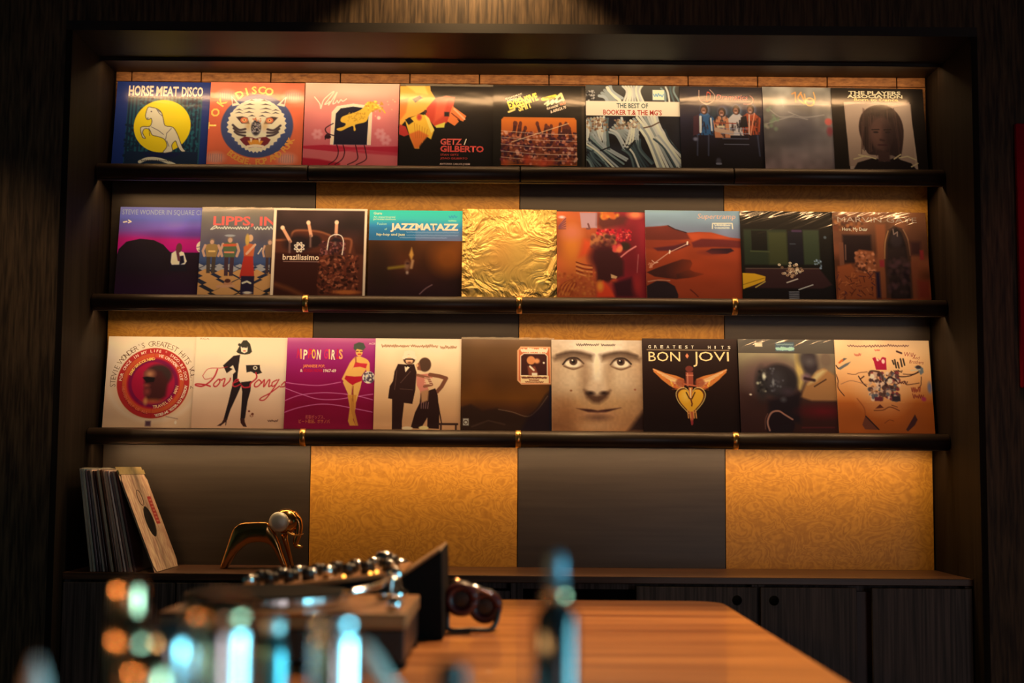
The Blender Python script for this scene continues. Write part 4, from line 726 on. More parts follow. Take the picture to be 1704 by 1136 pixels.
def c_girls():
    A = Art((136, 12, 56), 40, 45, 1040, 1050); A.vgrad([(0, (196, 100, 118)), (.06, (168, 64, 100)), (.2, (146, 28, 84)), (.45, (140, 8, 64)), (.75, (128, 4, 40)), (1, (134, 8, 40))]); A.noise(4, 4, .04, 2)  # magenta pales at the top and dims below, imitating the strip's falloff
    Lc = (216, 110, 140)
    for p in ([(45, 565), (200, 585), (420, 595), (650, 555)], [(40, 630), (200, 690), (400, 750), (600, 755), (760, 730)], [(35, 775), (200, 710), (420, 680), (640, 685), (850, 715), (1010, 755)], [(30, 910), (200, 850), (420, 810), (600, 818), (780, 850), (1010, 895)], [(860, 715), (940, 700), (1010, 690)]): A.line(p, .008, Lc, sm=8, alpha=.9)
    S = (226, 158, 70); S2 = (206, 128, 44)
    A.poly([(790, 270), (745, 330), (700, 430), (660, 520), (690, 555), (720, 500), (780, 400)], S, .006); A.poly([(940, 290), (965, 330), (970, 420), (935, 440), (915, 370)], S, .006)
    A.poly([(800, 260), (860, 255), (930, 285), (950, 320), (920, 420), (880, 480), (885, 540), (870, 620), (830, 780), (810, 780), (780, 600), (770, 780), (740, 700), (675, 560), (700, 490), (780, 400), (780, 310)], S, .006)
    A.poly([(830, 700), (825, 850), (800, 980), (830, 1050), (765, 1050), (745, 1000), (760, 850), (730, 700)], S2, .006); A.poly([(770, 740), (800, 740), (820, 900), (860, 1050), (830, 1050), (770, 870)], (190, 112, 40), .006); A.line([(790, 600), (790, 770)], .01, (160, 84, 30), .01)
    A.poly([(805, 320), (865, 335), (940, 340), (925, 395), (860, 375), (785, 385)], (196, 40, 44), .004); A.line([(808, 260), (812, 330)], .012, (150, 60, 40)); A.poly([(705, 480), (800, 490), (885, 485), (880, 540), (810, 570), (785, 590), (740, 560), (690, 515)], (178, 18, 34), .004)
    A.ell(845, 205, 38, 50, S); A.poly([(780, 165), (785, 115), (840, 90), (890, 100), (915, 150), (890, 185), (870, 180), (820, 170), (800, 190)], (66, 70, 50), .008); A.line([(815, 200), (835, 198)], .01, (60, 34, 24)); A.line([(855, 200), (880, 196)], .01, (60, 34, 24)); A.line([(835, 232), (862, 230)], .014, (190, 40, 40))
    A.ell(958, 498, 68, 70, (232, 214, 196)); blot(A, 3, 60, (905, 445, 1012, 555), [(70, 50, 50)], 7, 10); A.ell(940, 480, 16, 16, (240, 226, 210), .02)
    xs = [(150, 'N', (190, 30, 60)), (192, 'I', (226, 140, 70)), (222, 'P', (238, 222, 214)), (275, 'P', (196, 30, 54)), (320, 'O', (226, 160, 54)), (372, 'N', (238, 226, 220)), (450, 'G', (196, 34, 74)), (508, 'I', (226, 140, 74)), (535, 'R', (232, 224, 214)), (590, 'L', (190, 20, 50)), (622, 'S', (226, 140, 74))]
    for i, (x, ch, c) in enumerate(xs): A.t(ch, x, 280 + (i % 3) * 6, 108, c, 16 if ch == 'I' else 44, .03, 0, (-4, 3, -2)[i % 3])
    A.t('JAPANESE POP,', 225, 388, 32, (226, 116, 54), 245, .03); A.t('&', 195, 440, 32, (226, 170, 190), 28, .03); A.t('BOSSA NOVA', 235, 440, 32, (184, 14, 40), 210, .03); A.t('1967-69', 455, 440, 32, (226, 180, 200), 140, .03); A.t('ACE', 948, 116, 20, (226, 160, 180), 74, .03)
    A.t('和製ポップス、', 275, 975, 34, (216, 90, 70), 210, .0); A.t('ビート歌謡、ボサノバ', 205, 1024, 34, (216, 100, 50), 340, .0)
    return A
def c_pair():
    A = Art((230, 176, 116), 45, 50, 1040, 1045); A.vgrad([(0, (240, 204, 146)), (.4, (230, 180, 120)), (.8, (220, 154, 92)), (1, (214, 142, 84))]); A.noise(6, 6, .04, 3)  # background gradient carries the shelf light's fade in its colour
    K = (44, 20, 16)
    A.poly([(245, 740), (380, 740), (375, 830), (360, 1000), (362, 1090), (250, 1090)], K, .004); A.poly([(300, 345), (400, 350), (480, 345), (510, 440), (500, 640), (470, 800), (380, 790), (340, 745), (235, 745), (200, 740), (215, 600), (250, 540), (265, 430)], K, .004)
    for p in ([(335, 560), (440, 430)], [(330, 630), (470, 640)], [(290, 420), (270, 640)]): A.line(p, .006, (96, 60, 44))
    A.poly([(375, 375), (440, 370), (385, 440)], (240, 214, 160)); A.poly([(385, 355), (405, 372), (440, 352), (438, 385), (408, 372), (390, 388)], (30, 16, 14))
    A.ell(425, 290, 66, 60, (70, 40, 26), .008); A.poly([(355, 270), (370, 200), (430, 185), (480, 200), (495, 270), (430, 240)], (236, 196, 150), .006); A.line([(362, 268), (420, 240), (490, 268)], .014, (110, 70, 50)); A.line([(365, 272), (425, 252), (488, 272)], .035, (240, 210, 170)); A.ell(425, 305, 40, 40, (222, 160, 104), .006); A.line([(385, 288), (465, 288)], .014, (40, 22, 18)); A.ell(428, 330, 22, 12, (120, 66, 40), .01)
    A.ell(600, 350, 70, 82, (78, 48, 30), .01); A.poly([(505, 350), (540, 320), (560, 420), (520, 410)], (130, 70, 44), .01); A.ell(515, 360, 14, 18, (220, 150, 90))
    A.poly([(510, 480), (560, 460), (660, 450), (690, 500), (600, 520), (640, 620), (660, 700), (560, 780), (550, 650), (515, 590)], (206, 116, 84), .006); A.line([(660, 465), (760, 480), (840, 505), (790, 600), (740, 660)], .042, (120, 66, 40), .006); A.line([(520, 470), (640, 500), (680, 580), (600, 600)], .03, (140, 80, 50), .006); [A.line([(600, 500 + 22 * k), (680, 510 + 22 * k)], .008, (230, 170, 120)) for k in range(4)]
    A.poly([(560, 680), (720, 620), (750, 700), (770, 900), (770, 1080), (640, 1075), (640, 950), (570, 1080), (455, 1075), (500, 900), (550, 790)], K, .005); A.poly([(560, 660), (650, 630), (640, 760), (570, 790)], (180, 120, 70), .02); [A.line([(570 + 26 * k, 780), (568 + 24 * k, 850)], .008, (130, 84, 70)) for k in range(4)]
    A.line([(755, 800), (795, 1010)], .012, K); A.line([(765, 1025), (970, 1025)], .022, (56, 30, 22)); [A.line([(x, 1030), (x, 1085)], .02, (70, 40, 28)) for x in (790, 955)]; A.ell(600, 1070, 55, 22, (236, 190, 110), .006); A.ell(420, 1075, 60, 20, (236, 190, 130), .006)
    scribble(A, 115, 420, 140, 22, .008, (150, 96, 60), 2, 16); scribble(A, 440, 740, 138, 26, .008, (150, 96, 60), 7, 14); scribble(A, 770, 950, 150, 28, .008, (150, 96, 60), 9, 9)
    return A
def c_brown():
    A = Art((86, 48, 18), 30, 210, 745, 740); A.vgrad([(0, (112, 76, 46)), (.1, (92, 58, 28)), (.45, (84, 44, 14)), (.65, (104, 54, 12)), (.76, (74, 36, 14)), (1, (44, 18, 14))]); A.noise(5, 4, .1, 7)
    A.poly([(20, 770), (110, 740), (200, 790), (320, 770), (420, 800), (540, 840), (620, 790), (700, 660), (760, 600), (760, 960), (20, 960)], (50, 26, 14), .03); A.line([(330, 780), (440, 800), (560, 835), (640, 780), (720, 670)], .008, (150, 110, 70), .01, .7, sm=4); A.poly([(560, 850), (680, 740), (760, 640), (760, 960), (500, 960)], (34, 16, 18), .05); A.line([(120, 920), (250, 870), (380, 900)], .01, (100, 64, 40), .02, .7)
    A.poly([(735, 590), (760, 580), (760, 960), (735, 960)], (24, 22, 30), .01); A.rect(50, 855, 95, 910, (196, 170, 130), .01); A.ell(72, 885, 18, 18, (90, 60, 40), ring=7)
    A.poly([(478, 300), (505, 268), (745, 268), (750, 575), (510, 578), (478, 545)], (226, 150, 90), .003); A.poly([(490, 300), (510, 280), (735, 280), (740, 565), (515, 568), (490, 540)], (196, 96, 50), .003); A.poly([(505, 345), (530, 325), (700, 325), (718, 345), (718, 505), (505, 505)], (60, 22, 16), .003); A.line([(505, 345), (530, 325), (700, 325), (718, 345), (718, 505), (505, 505)], .008, (240, 206, 150), closed=True)
    A.ell(588, 380, 34, 34, (206, 120, 60), .01); A.ell(635, 385, 22, 20, (214, 130, 70), .02); A.poly([(560, 430), (620, 430), (650, 505), (570, 505)], (130, 60, 34), .02); A.line([(580, 430), (610, 460)], .02, (230, 200, 160)); A.ell(690, 400, 8, 8, (240, 210, 170)); A.rect(595, 482, 638, 505, (230, 196, 150)); A.rect(505, 505, 730, 565, (236, 186, 116))
    scribble(A, 512, 716, 302, 20, .022, (244, 222, 170), 4, 11); scribble(A, 515, 712, 522, 7, .012, (90, 30, 16), 5, 16); scribble(A, 575, 650, 541, 5, .010, (120, 50, 26), 6, 6); scribble(A, 545, 685, 557, 5, .010, (120, 50, 26), 7, 10)
    return A
def c_face():
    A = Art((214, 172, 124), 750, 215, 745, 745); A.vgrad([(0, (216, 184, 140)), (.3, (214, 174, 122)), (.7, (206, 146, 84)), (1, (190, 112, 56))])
    A.ell(760, 560, 130, 330, (150, 100, 60), .25, .45); A.ell(1480, 560, 150, 330, (160, 104, 60), .25, .5); A.ell(1110, 300, 150, 90, (232, 200, 156), .2, .7); A.ell(1110, 500, 60, 150, (236, 204, 156), .12, .7); A.ell(900, 560, 120, 90, (230, 192, 140), .2, .5); A.ell(1330, 560, 110, 90, (226, 186, 134), .2, .5)
    for k, cx in ((-1, 925), (1, 1305)):
        A.poly([(cx - 170, 350 - k * 14), (cx - 60, 310), (cx + 60, 305), (cx + 165, 350 + k * 14), (cx + 150, 392), (cx, 362), (cx - 150, 392)], (96, 66, 42), .05, .85); A.line([(cx - 130, 345), (cx, 318), (cx + 130, 345)], .03, (70, 46, 30), .03, .8, sm=5)
        A.ell(cx, 405, 84, 44, (104, 70, 44), .04, .8); A.ell(cx, 412, 68, 30, (226, 196, 150), .012); A.ell(cx, 394, 32, 30, (70, 44, 30), .01); A.ell(cx, 394, 14, 14, (20, 12, 10), .008); A.ell(cx - 8, 384, 6, 6, (240, 224, 196), .005); A.line([(cx - 84, 418), (cx - 40, 370), (cx + 30, 366), (cx + 82, 410)], .018, (50, 32, 22), .008, sm=5); A.line([(cx - 76, 432), (cx, 458), (cx + 76, 430)], .014, (110, 74, 46), .012, sm=5)
        A.ell(cx - k * 95, 440, 40, 70, (150, 108, 70), .1, .55)
    A.ell(1020, 560, 46, 130, (150, 104, 66), .1, .6); A.ell(1200, 560, 36, 120, (170, 122, 78), .1, .4); A.ell(1110, 610, 74, 56, (218, 172, 120), .06, .9)
    A.poly([(1008, 625), (1060, 655), (1110, 668), (1170, 652), (1218, 628), (1190, 690), (1130, 735), (1080, 730), (1030, 690)], (78, 44, 26), .05, .9); A.ell(1058, 652, 30, 15, (40, 22, 16), .03); A.ell(1168, 650, 28, 14, (44, 24, 16), .03)
    A.poly([(945, 775), (1060, 782), (1115, 792), (1180, 782), (1300, 768), (1180, 806), (1110, 812), (1040, 806)], (66, 30, 22), .018); A.ell(1115, 825, 120, 20, (206, 134, 84), .04, .7); A.ell(1115, 852, 80, 22, (96, 54, 34), .05, .8); A.ell(1110, 920, 170, 50, (220, 156, 96), .12, .6)
    A.ell(850, 830, 110, 120, (150, 84, 40), .2, .6); A.poly([(1490, 780), (1430, 850), (1350, 960), (1500, 960)], (50, 26, 18), .06); A.poly([(745, 870), (900, 900), (940, 960), (745, 960)], (140, 80, 40), .08, .7); A.noise(40, 40, .035, 3); A.ell(905, 632, 9, 8, (150, 90, 50), .01); A.ell(1415, 620, 9, 8, (160, 90, 54), .01)
    scribble(A, 950, 1130, 256, 12, .008, (90, 66, 50), 5, 11); scribble(A, 1150, 1260, 256, 12, .008, (90, 66, 50), 6, 7)
    return A
def c_wings():
    A = Art((30, 12, 10), 55, 225, 775, 735); A.vgrad([(0, (60, 40, 30)), (.12, (36, 20, 16)), (.5, (30, 11, 9)), (1, (22, 8, 9))])
    G = (222, 140, 60)
    for k in (-1, 1):
        A.poly([(440 + k * q, y) for q, y in ((50, 545), (110, 520), (200, 500), (300, 462), (296, 490), (262, 520), (235, 548), (200, 575), (170, 598), (130, 618), (90, 624), (50, 600))], (206, 112, 44), .004)
        for j in range(7):
            y = 470 + j * 22; x1 = 300 - j * 34
            A.poly([(440 + k * 60, 560 + j * 8), (440 + k * (150 + (x1 - 150) * .5), 520 + j * 17), (440 + k * x1, y - 6), (440 + k * (x1 - 20), y + 16), (440 + k * 150, 552 + j * 13), (440 + k * 50, 590 + j * 6)], [(214, 110, 44), (232, 164, 60), (196, 84, 40)][j % 3], .004)
            A.line([(440 + k * 70, 566 + j * 8), (440 + k * x1, y)], .005, (240, 206, 140))
        A.ell(440 + k * 78, 575, 40, 34, (150, 64, 36), .02, .8)
    A.rect(405, 490, 465, 600, (150, 64, 40), .01); A.ell(435, 465, 32, 24, (112, 44, 30), .006); A.line([(410, 515), (462, 515)], .012, (200, 110, 70)); A.line([(420, 500), (420, 600)], .008, (214, 130, 84)); A.line([(390, 585), (490, 600)], .016, (190, 90, 50))
    heart = [(440, 655), (400, 622), (355, 628), (330, 665), (345, 720), (390, 775), (440, 815), (490, 775), (535, 720), (552, 665), (525, 625), (480, 622)]
    A.poly([(440 + (x - 440) * 1.04, 712 + (y - 712) * 1.04) for x, y in heart], (90, 40, 16), .003, sm=4); A.line([(440 + (x - 440) * 1.07, 712 + (y - 712) * 1.07) for x, y in heart], .007, (236, 190, 100), sm=4, closed=True); A.poly([(440 + (x - 440) * .92, 712 + (y - 712) * .92) for x, y in heart], (228, 154, 34), .004, sm=4); A.ell(400, 680, 30, 40, (240, 180, 70), .05, .7)
    A.poly([(425, 610), (458, 610), (452, 690), (440, 700), (430, 690)], (206, 110, 44), .003); A.line([(440, 620), (440, 690)], .01, (250, 210, 130)); A.line([(405, 650), (430, 700)], .012, (60, 22, 14)); A.line([(475, 650), (450, 700)], .012, (60, 22, 14)); A.line([(440, 700), (450, 740), (446, 755)], .014, (96, 34, 18))
    A.poly([(420, 800), (470, 800), (448, 905), (440, 905)], (190, 84, 44), .004); [A.line([(x, 790), (x + 6, 850)], .012, G) for x in (412, 430, 458, 476)]; A.ell(446, 885, 10, 18, (150, 40, 40), .01)
    for i, ch in enumerate('GREATEST'): A.t(ch, 105 + i * 50, 303, 24, (214, 186, 140), 22, .015)
    for i, ch in enumerate('HITS'): A.t(ch, 592 + i * 54, 303, 24, (214, 186, 140), 10 if ch == 'I' else 22, .015)
    A.line([(95, 315), (765, 315)], .006, (214, 170, 110)); A.t('BON', 106, 406, 76, (240, 190, 116), 258, .0); A.poly([(420, 342), (434, 362), (420, 382), (406, 362)], (226, 120, 70)); A.t('J', 470, 418, 92, (240, 190, 116), 34, .0); A.t('OVI', 515, 402, 76, (240, 190, 116), 245, .0)
    return A
def c_musicians():
    A = Art((70, 48, 34), 30, 50, 1075, 1050); A.vgrad([(.15, (150, 128, 86)), (.35, (112, 88, 60)), (.6, (62, 34, 26)), (1, (52, 24, 18))]); A.noise(6, 6, .12, 4)
    A.ell(380, 480, 300, 210, (96, 64, 54), .15, .8); A.poly([(660, 215), (720, 215), (760, 480), (700, 640), (660, 560)], (190, 150, 76), .04); A.ell(800, 260, 110, 110, (70, 58, 48), .08); A.ell(830, 330, 90, 130, (50, 38, 36), .05); A.ell(815, 300, 46, 40, (110, 96, 80), .08, .6); A.ell(1000, 280, 90, 110, (110, 84, 60), .08); A.poly([(700, 700), (780, 530), (900, 400), (980, 375), (1090, 450), (1120, 600), (1120, 740), (820, 740)], (160, 104, 54), .03); A.poly([(880, 430), (960, 390), (1000, 400), (880, 520), (790, 560)], (196, 160, 96), .04); A.line([(860, 580), (990, 500)], .014, (70, 40, 24), .01); A.ell(770, 480, 46, 40, (120, 84, 80), .05); A.line([(760, 490), (860, 510)], .03, (50, 26, 24), .02)
    A.ell(470, 520, 210, 190, (38, 30, 28), .05); A.ell(280, 560, 70, 170, (40, 34, 30), .06); A.ell(430, 520, 100, 120, (58, 50, 46), .1, .8); A.poly([(340, 740), (700, 640), (700, 1000), (340, 900)], (28, 18, 20), .06); blot(A, 3, 30, (230, 400, 330, 640), [(190, 176, 130), (70, 60, 48), (30, 24, 22)], 8, 16, .02, .9); A.ell(305, 470, 18, 36, (206, 190, 150), .02); A.ell(405, 540, 8, 26, (190, 180, 160), .02, .8); blot(A, 5, 16, (380, 370, 520, 640), [(110, 104, 96), (80, 70, 66)], 6, 12, .02, .7); A.ell(150, 676, 14, 10, (226, 196, 160), .01); A.ell(510, 730, 28, 24, (90, 84, 76), .04, .7); A.ell(560, 640, 60, 40, (70, 50, 50), .06, .7)
    A.ell(460, 1010, 160, 150, (30, 16, 18), .02); A.line([(345, 1075), (325, 980), (370, 880), (450, 858), (520, 900), (600, 950)], .018, (170, 110, 80), .01, sm=5); A.line([(300, 1060), (300, 960), (330, 890)], .008, (120, 70, 50), .01, sm=4); A.rect(700, 780, 1120, 1110, (56, 24, 18), .08, .8); A.ell(940, 860, 200, 60, (104, 16, 20), .1, .8); [A.line([(700, y), (1060, y - 4)], .006, (96, 30, 24)) for y in (1035, 1045)]
    A.vgrad([(0, (92, 80, 62)), (.15, (80, 66, 50))], 0, 1, 0, .15); A.rect(218, 92, 300, 134, (238, 210, 150)); A.rect(445, 80, 655, 185, (78, 88, 84), .004); scribble(A, 460, 640, 108, 8, .010, (130, 140, 120), 3, 10); scribble(A, 458, 645, 158, 18, .022, (160, 186, 180), 4, 10)
    return A
def c_doodle():
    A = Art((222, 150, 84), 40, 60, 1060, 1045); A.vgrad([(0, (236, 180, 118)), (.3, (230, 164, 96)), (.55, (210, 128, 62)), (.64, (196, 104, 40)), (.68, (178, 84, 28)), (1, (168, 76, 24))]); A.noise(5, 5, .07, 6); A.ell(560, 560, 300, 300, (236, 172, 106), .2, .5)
    K = (60, 30, 24)
    A.poly([(490, 395), (470, 300), (455, 265), (490, 250), (505, 290), (520, 265), (540, 290), (560, 258), (575, 250), (610, 260), (608, 300), (608, 395)], (168, 20, 44), .004); A.ell(575, 300, 18, 26, (236, 180, 150), .006); A.ell(515, 285, 12, 14, (236, 180, 150), .006); scribble(A, 490, 545, 175, 10, .008, (206, 90, 60), 2, 4)
    for x, y0, y1 in ((680, 290, 330), (705, 280, 370), (735, 310, 372), (770, 270, 355), (800, 270, 340)): A.line([(x, y0), (x + 12, y1)], .016, (44, 30, 24)); 
    A.poly([(60, 385), (150, 330), (215, 305), (180, 345), (90, 400)], (100, 92, 80), .006); A.poly([(90, 300), (140, 265), (175, 270), (120, 310)], (96, 80, 66), .006); A.line([(85, 320), (120, 290)], .02, (206, 90, 30)); A.line([(45, 350), (70, 385)], .012, K)
    A.poly([(920, 360), (960, 340), (1015, 370), (1020, 420), (985, 450), (960, 400)], (112, 110, 100), .008); A.ell(965, 360, 30, 18, (60, 44, 40), .01); A.line([(660, 410), (680, 450), (760, 470), (860, 460), (960, 420)], .012, K, sm=5); A.line([(790, 440), (900, 440), (960, 410)], .008, K, sm=4); A.line([(880, 400), (980, 390)], .012, (206, 176, 130)); scribble(A, 690, 780, 410, 22, .009, K, 3, 4)
    blot(A, 3, 170, (400, 420, 740, 735), [(80, 50, 40), (150, 96, 60), (120, 40, 40), (200, 150, 110), (90, 84, 80), (60, 34, 30), (226, 176, 130)], 12, 26, .01); A.ell(440, 470, 26, 28, (226, 190, 150), .01); A.ell(640, 520, 26, 28, (220, 180, 130), .01); A.line([(410, 460), (430, 410), (540, 430), (560, 520)], .018, (84, 50, 36), sm=4); A.line([(590, 520), (640, 475), (710, 520)], .018, (60, 34, 30), sm=4); A.rect(455, 700, 545, 745, (96, 34, 40), .01); A.rect(650, 690, 740, 745, (50, 36, 36), .01); A.line([(290, 470), (330, 540), (370, 580)], .012, K, sm=4); A.line([(170, 440), (250, 450), (300, 430), (390, 420)], .008, (130, 76, 50), sm=4); A.line([(310, 500), (350, 470)], .012, K)
    A.line([(40, 450), (60, 520), (55, 600), (120, 690)], .009, K, sm=4); A.line([(90, 560), (200, 520), (330, 550), (380, 560)], .006, (150, 90, 60), sm=4); A.line([(700, 560), (800, 520), (820, 560), (960, 540)], .010, (110, 60, 40), sm=4); A.line([(990, 470), (980, 560), (960, 590)], .008, K); scribble(A, 720, 830, 540, 20, .01, (96, 50, 36), 4, 4); scribble(A, 870, 970, 620, 40, .010, (150, 60, 36), 5, 5); scribble(A, 880, 1000, 690, 40, .008, (130, 44, 30), 6, 5); A.ell(1000, 720, 26, 24, (170, 50, 70), .02); A.ell(1075, 590, 24, 60, (120, 110, 120), .02)
    A.line([(360, 758), (780, 758)], .006, (214, 130, 60)); A.poly([(455, 830), (510, 780), (550, 820)], (96, 40, 26), .008); A.line([(440, 850), (540, 845), (620, 810), (720, 850)], .010, (110, 50, 26), sm=4); A.line([(640, 790), (700, 810)], .010, (120, 60, 30)); A.line([(550, 990), (600, 955), (650, 965)], .008, (130, 60, 26), sm=4)
    A.poly([(340, 910), (370, 930), (480, 1060), (460, 1065), (330, 1060), (300, 1010)], (110, 54, 34), .006); A.line([(345, 915), (480, 1060)], .014, (50, 26, 22)); A.poly([(890, 890), (915, 950), (880, 1010), (800, 1080), (780, 1060)], (70, 34, 30), .006); A.line([(260, 720), (330, 820), (340, 900)], .010, (130, 56, 24), .01, .7, sm=4)
    scribble(A, 190, 560, 130, 18, .009, (110, 64, 50), 7, 12); scribble(A, 560, 870, 122, 18, .009, (110, 64, 50), 8, 11); scribble(A, 260, 330, 230, 22, .009, (190, 90, 60), 9, 4)
    A.line([(735, 185), (785, 205)], .02, (70, 36, 30)); A.t('Willy', 815, 240, 50, (150, 40, 34), 130, .0, .2, -4); A.t('And', 905, 268, 34, (150, 40, 34), 80, .0, .2, -4); A.t('Brothers', 865, 318, 40, (150, 40, 34), 160, .0, .2, -4)
    return A

MATTE = sleeve_mat('card_print', 0.6, 0.06, 0.35, 0.06, (6, 6, 6))
FILM = sleeve_mat('card_in_clear_film', 0.5, 0.9, 0.19, 0.3, (4, 4, 14), tilt=4)
SHRINK = sleeve_mat('card_in_crinkled_film', 0.5, 1.0, 0.10, 0.75, (4, 4, 30), tilt=22)
def foil_mat():
    m, N, L, P = mat('gold_foil'); tc = N.new('ShaderNodeTexCoord'); v = N.new('ShaderNodeVertexColor'); v.layer_name = 'print'
    n1 = N.new('ShaderNodeTexNoise'); n1.inputs['Scale'].default_value = 11; n1.inputs['Detail'].default_value = 3; n1.inputs['Distortion'].default_value = 2.0
    mp = N.new('ShaderNodeMapping'); mp.inputs['Location'].default_value = (0, 0, -0.158); gr = N.new('ShaderNodeVectorMath'); gr.operation = 'LENGTH'
    mr = N.new('ShaderNodeMapRange'); mr.inputs[1].default_value = 0.03; mr.inputs[2].default_value = 0.21; mr.inputs[3].default_value = 0.04; mr.inputs[4].default_value = 1.0
    bp = N.new('ShaderNodeBump'); bp.inputs['Distance'].default_value = 0.05
    L.new(tc.outputs['Object'], n1.inputs['Vector']); L.new(tc.outputs['Object'], mp.inputs[0]); L.new(mp.outputs[0], gr.inputs[0]); L.new(gr.outputs['Value'], mr.inputs[0]); L.new(mr.outputs[0], bp.inputs['Strength'])
    L.new(n1.outputs['Fac'], bp.inputs['Height']); L.new(bp.outputs[0], P.inputs['Normal']); L.new(v.outputs['Color'], P.inputs['Base Color'])
    P.inputs['Metallic'].default_value = 0.28; P.inputs['Roughness'].default_value = 0.36
    return m
FOIL = foil_mat()
FLAP = mat('clear_film_edge'); _m, _N, _L, _P = FLAP; FLAP = _m
_tr = _N.new('ShaderNodeBsdfTransparent'); _mx = _N.new('ShaderNodeMixShader'); _mx.inputs[0].default_value = 0.22; _P.inputs['Base Color'].default_value = (0.8, 0.78, 0.7, 1); _P.inputs['Roughness'].default_value = 0.12
_L.new(_tr.outputs[0], _mx.inputs[1]); _L.new(_P.outputs[0], _mx.inputs[2]); _L.new(_mx.outputs[0], _N['Material Output'].inputs['Surface'])

# shelf, painter, bottom left px, bottom right px, bottom y, material, edge colour, film flap, label
SL = [
 (0, c_horse, 185, 343, 272, FILM, (60, 60, 80), 0, 'navy record sleeve with a white rearing horse on a yellow disc'),
 (0, c_tiger, 343, 501, 272, FILM, (236, 190, 130), 0, 'orange record sleeve with a white striped tiger face'),
 (0, c_arch, 503, 661, 273, MATTE, (236, 170, 140), 0, 'salmon pink record sleeve with a leopard leaping through a white arch'),
 (0, c_orange, 663, 821, 274, FILM, (40, 30, 24), 1, 'black record sleeve with orange and red brush shapes over red capital lettering'),
 (0, c_crowd, 820, 977, 274, FILM, (50, 40, 30), 0, 'black record sleeve with an orange crowd photo under tilted yellow titles'),
 (0, c_bundles, 976, 1135, 274, MATTE, (240, 200, 150), 0, 'record sleeve with pale vegetable bundles behind a white title band'),
 (0, c_group, 1134, 1291, 275, FILM, (40, 30, 28), 0, 'dark record sleeve showing four people under pink neon lettering'),
 (0, c_cloud, 1274, 1431, 275, FILM, (130, 110, 90), 0, 'cloudy grey record sleeve with faint orange writing near its top'),
 (0, c_portrait, 1390, 1546, 276, FILM, (30, 24, 20), 0, 'black record sleeve with a framed portrait of a long-haired person, top shelf'),
 (1, c_sunset, 190, 348, 489, MATTE, (90, 80, 110), 0, 'record sleeve with a purple and magenta sunset sky and a seated person in white'),
 (1, c_dance, 328, 486, 490, FILM, (170, 150, 120), 1, 'record sleeve with people standing on a checkered floor under red block lettering'),
 (1, c_coffee, 449, 607, 490, MATTE, (244, 206, 160), 0, 'brown record sleeve in a cream border with scoops of coffee beans'),
 (1, c_jazz, 611, 768, 491, MATTE, (90, 60, 40), 0, 'record sleeve with a turquoise title band over a dark brown picture'),
 (1, c_foil, 768, 927, 493, FOIL, (240, 180, 90), 0, 'plain crumpled gold foil record sleeve in the middle shelf row'),
 (1, c_collage, 927, 1083, 494, MATTE, (90, 30, 26), 0, 'record sleeve with a crowded red and orange painted collage'),
 (1, c_dunes, 1076, 1237, 495, MATTE, (230, 170, 120), 0, 'record sleeve with red desert dunes under a grey blue sky'),
 (1, c_house, 1236, 1396, 496, SHRINK, (30, 26, 22), 0, 'very dark green record sleeve with crinkled film and a yellow shape at its lower left'),
 (1, c_street, 1392, 1551, 497, SHRINK, (90, 60, 40), 0, 'brown sepia record sleeve with a dark arched doorway at its right half'),
 (2, c_rings, 170, 327, 712, MATTE, (236, 196, 150), 0, 'cream record sleeve with a large red disc of ring lettering around a face'),
 (2, c_love, 318, 475, 714, MATTE, (236, 200, 150), 0, 'cream record sleeve with a drawn person in black trousers behind red script'),
 (2, c_girls, 472, 629, 714, MATTE, (200, 90, 100), 0, 'magenta record sleeve with a person in a red swimsuit holding a spotted ball'),
 (2, c_pair, 621, 778, 716, MATTE, (240, 200, 150), 0, 'cream record sleeve with two standing people, one in a dark suit and helmet'),
 (2, c_brown, 766, 923, 718, FILM, (110, 80, 50), 1, 'plain brown record sleeve with a framed orange sticker at its upper right'),
 (2, c_face, 918, 1075, 719, FILM, (210, 170, 120), 0, 'record sleeve filled by a close-up of a face with dark brows'),
 (2, c_wings, 1071, 1232, 720, MATTE, (50, 36, 30), 0, 'dark maroon record sleeve with a golden winged heart under gold capitals'),
 (2, c_musicians, 1233, 1397, 721, SHRINK, (90, 76, 60), 0, 'dim brown photo record sleeve of two people with a small blue title box'),
 (2, c_doodle, 1396, 1557, 722, MATTE, (236, 176, 116), 0, 'orange record sleeve covered in small doodles around a red crown'),
]
ALPHA = R(9.5); SH_H = 0.315; ST = 0.004
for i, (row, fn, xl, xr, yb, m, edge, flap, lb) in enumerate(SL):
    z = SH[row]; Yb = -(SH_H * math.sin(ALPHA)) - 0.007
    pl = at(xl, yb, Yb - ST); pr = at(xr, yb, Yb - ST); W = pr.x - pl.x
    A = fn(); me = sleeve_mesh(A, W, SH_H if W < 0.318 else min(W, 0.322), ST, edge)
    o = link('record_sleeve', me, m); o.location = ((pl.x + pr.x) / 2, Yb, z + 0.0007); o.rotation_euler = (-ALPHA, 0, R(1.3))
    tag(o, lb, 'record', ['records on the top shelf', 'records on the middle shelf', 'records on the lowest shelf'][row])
    if flap:
        bm = bmesh.new(); n = 16
        for k in range(n):
            x0, x1 = -W / 2 + W * k / n, -W / 2 + W * (k + 1) / n
            box(bm, x0, x1, -ST - 0.0006, -ST + 0.0006, SH_H - 0.001, SH_H + 0.006 + 0.0008 * (k % 3))
        bmesh.ops.remove_doubles(bm, verts=bm.verts, dist=1e-5)
        done('plastic_flap', bm, FLAP, o)
COL.objects.unlink(_fo); bpy.data.objects.remove(_fo)
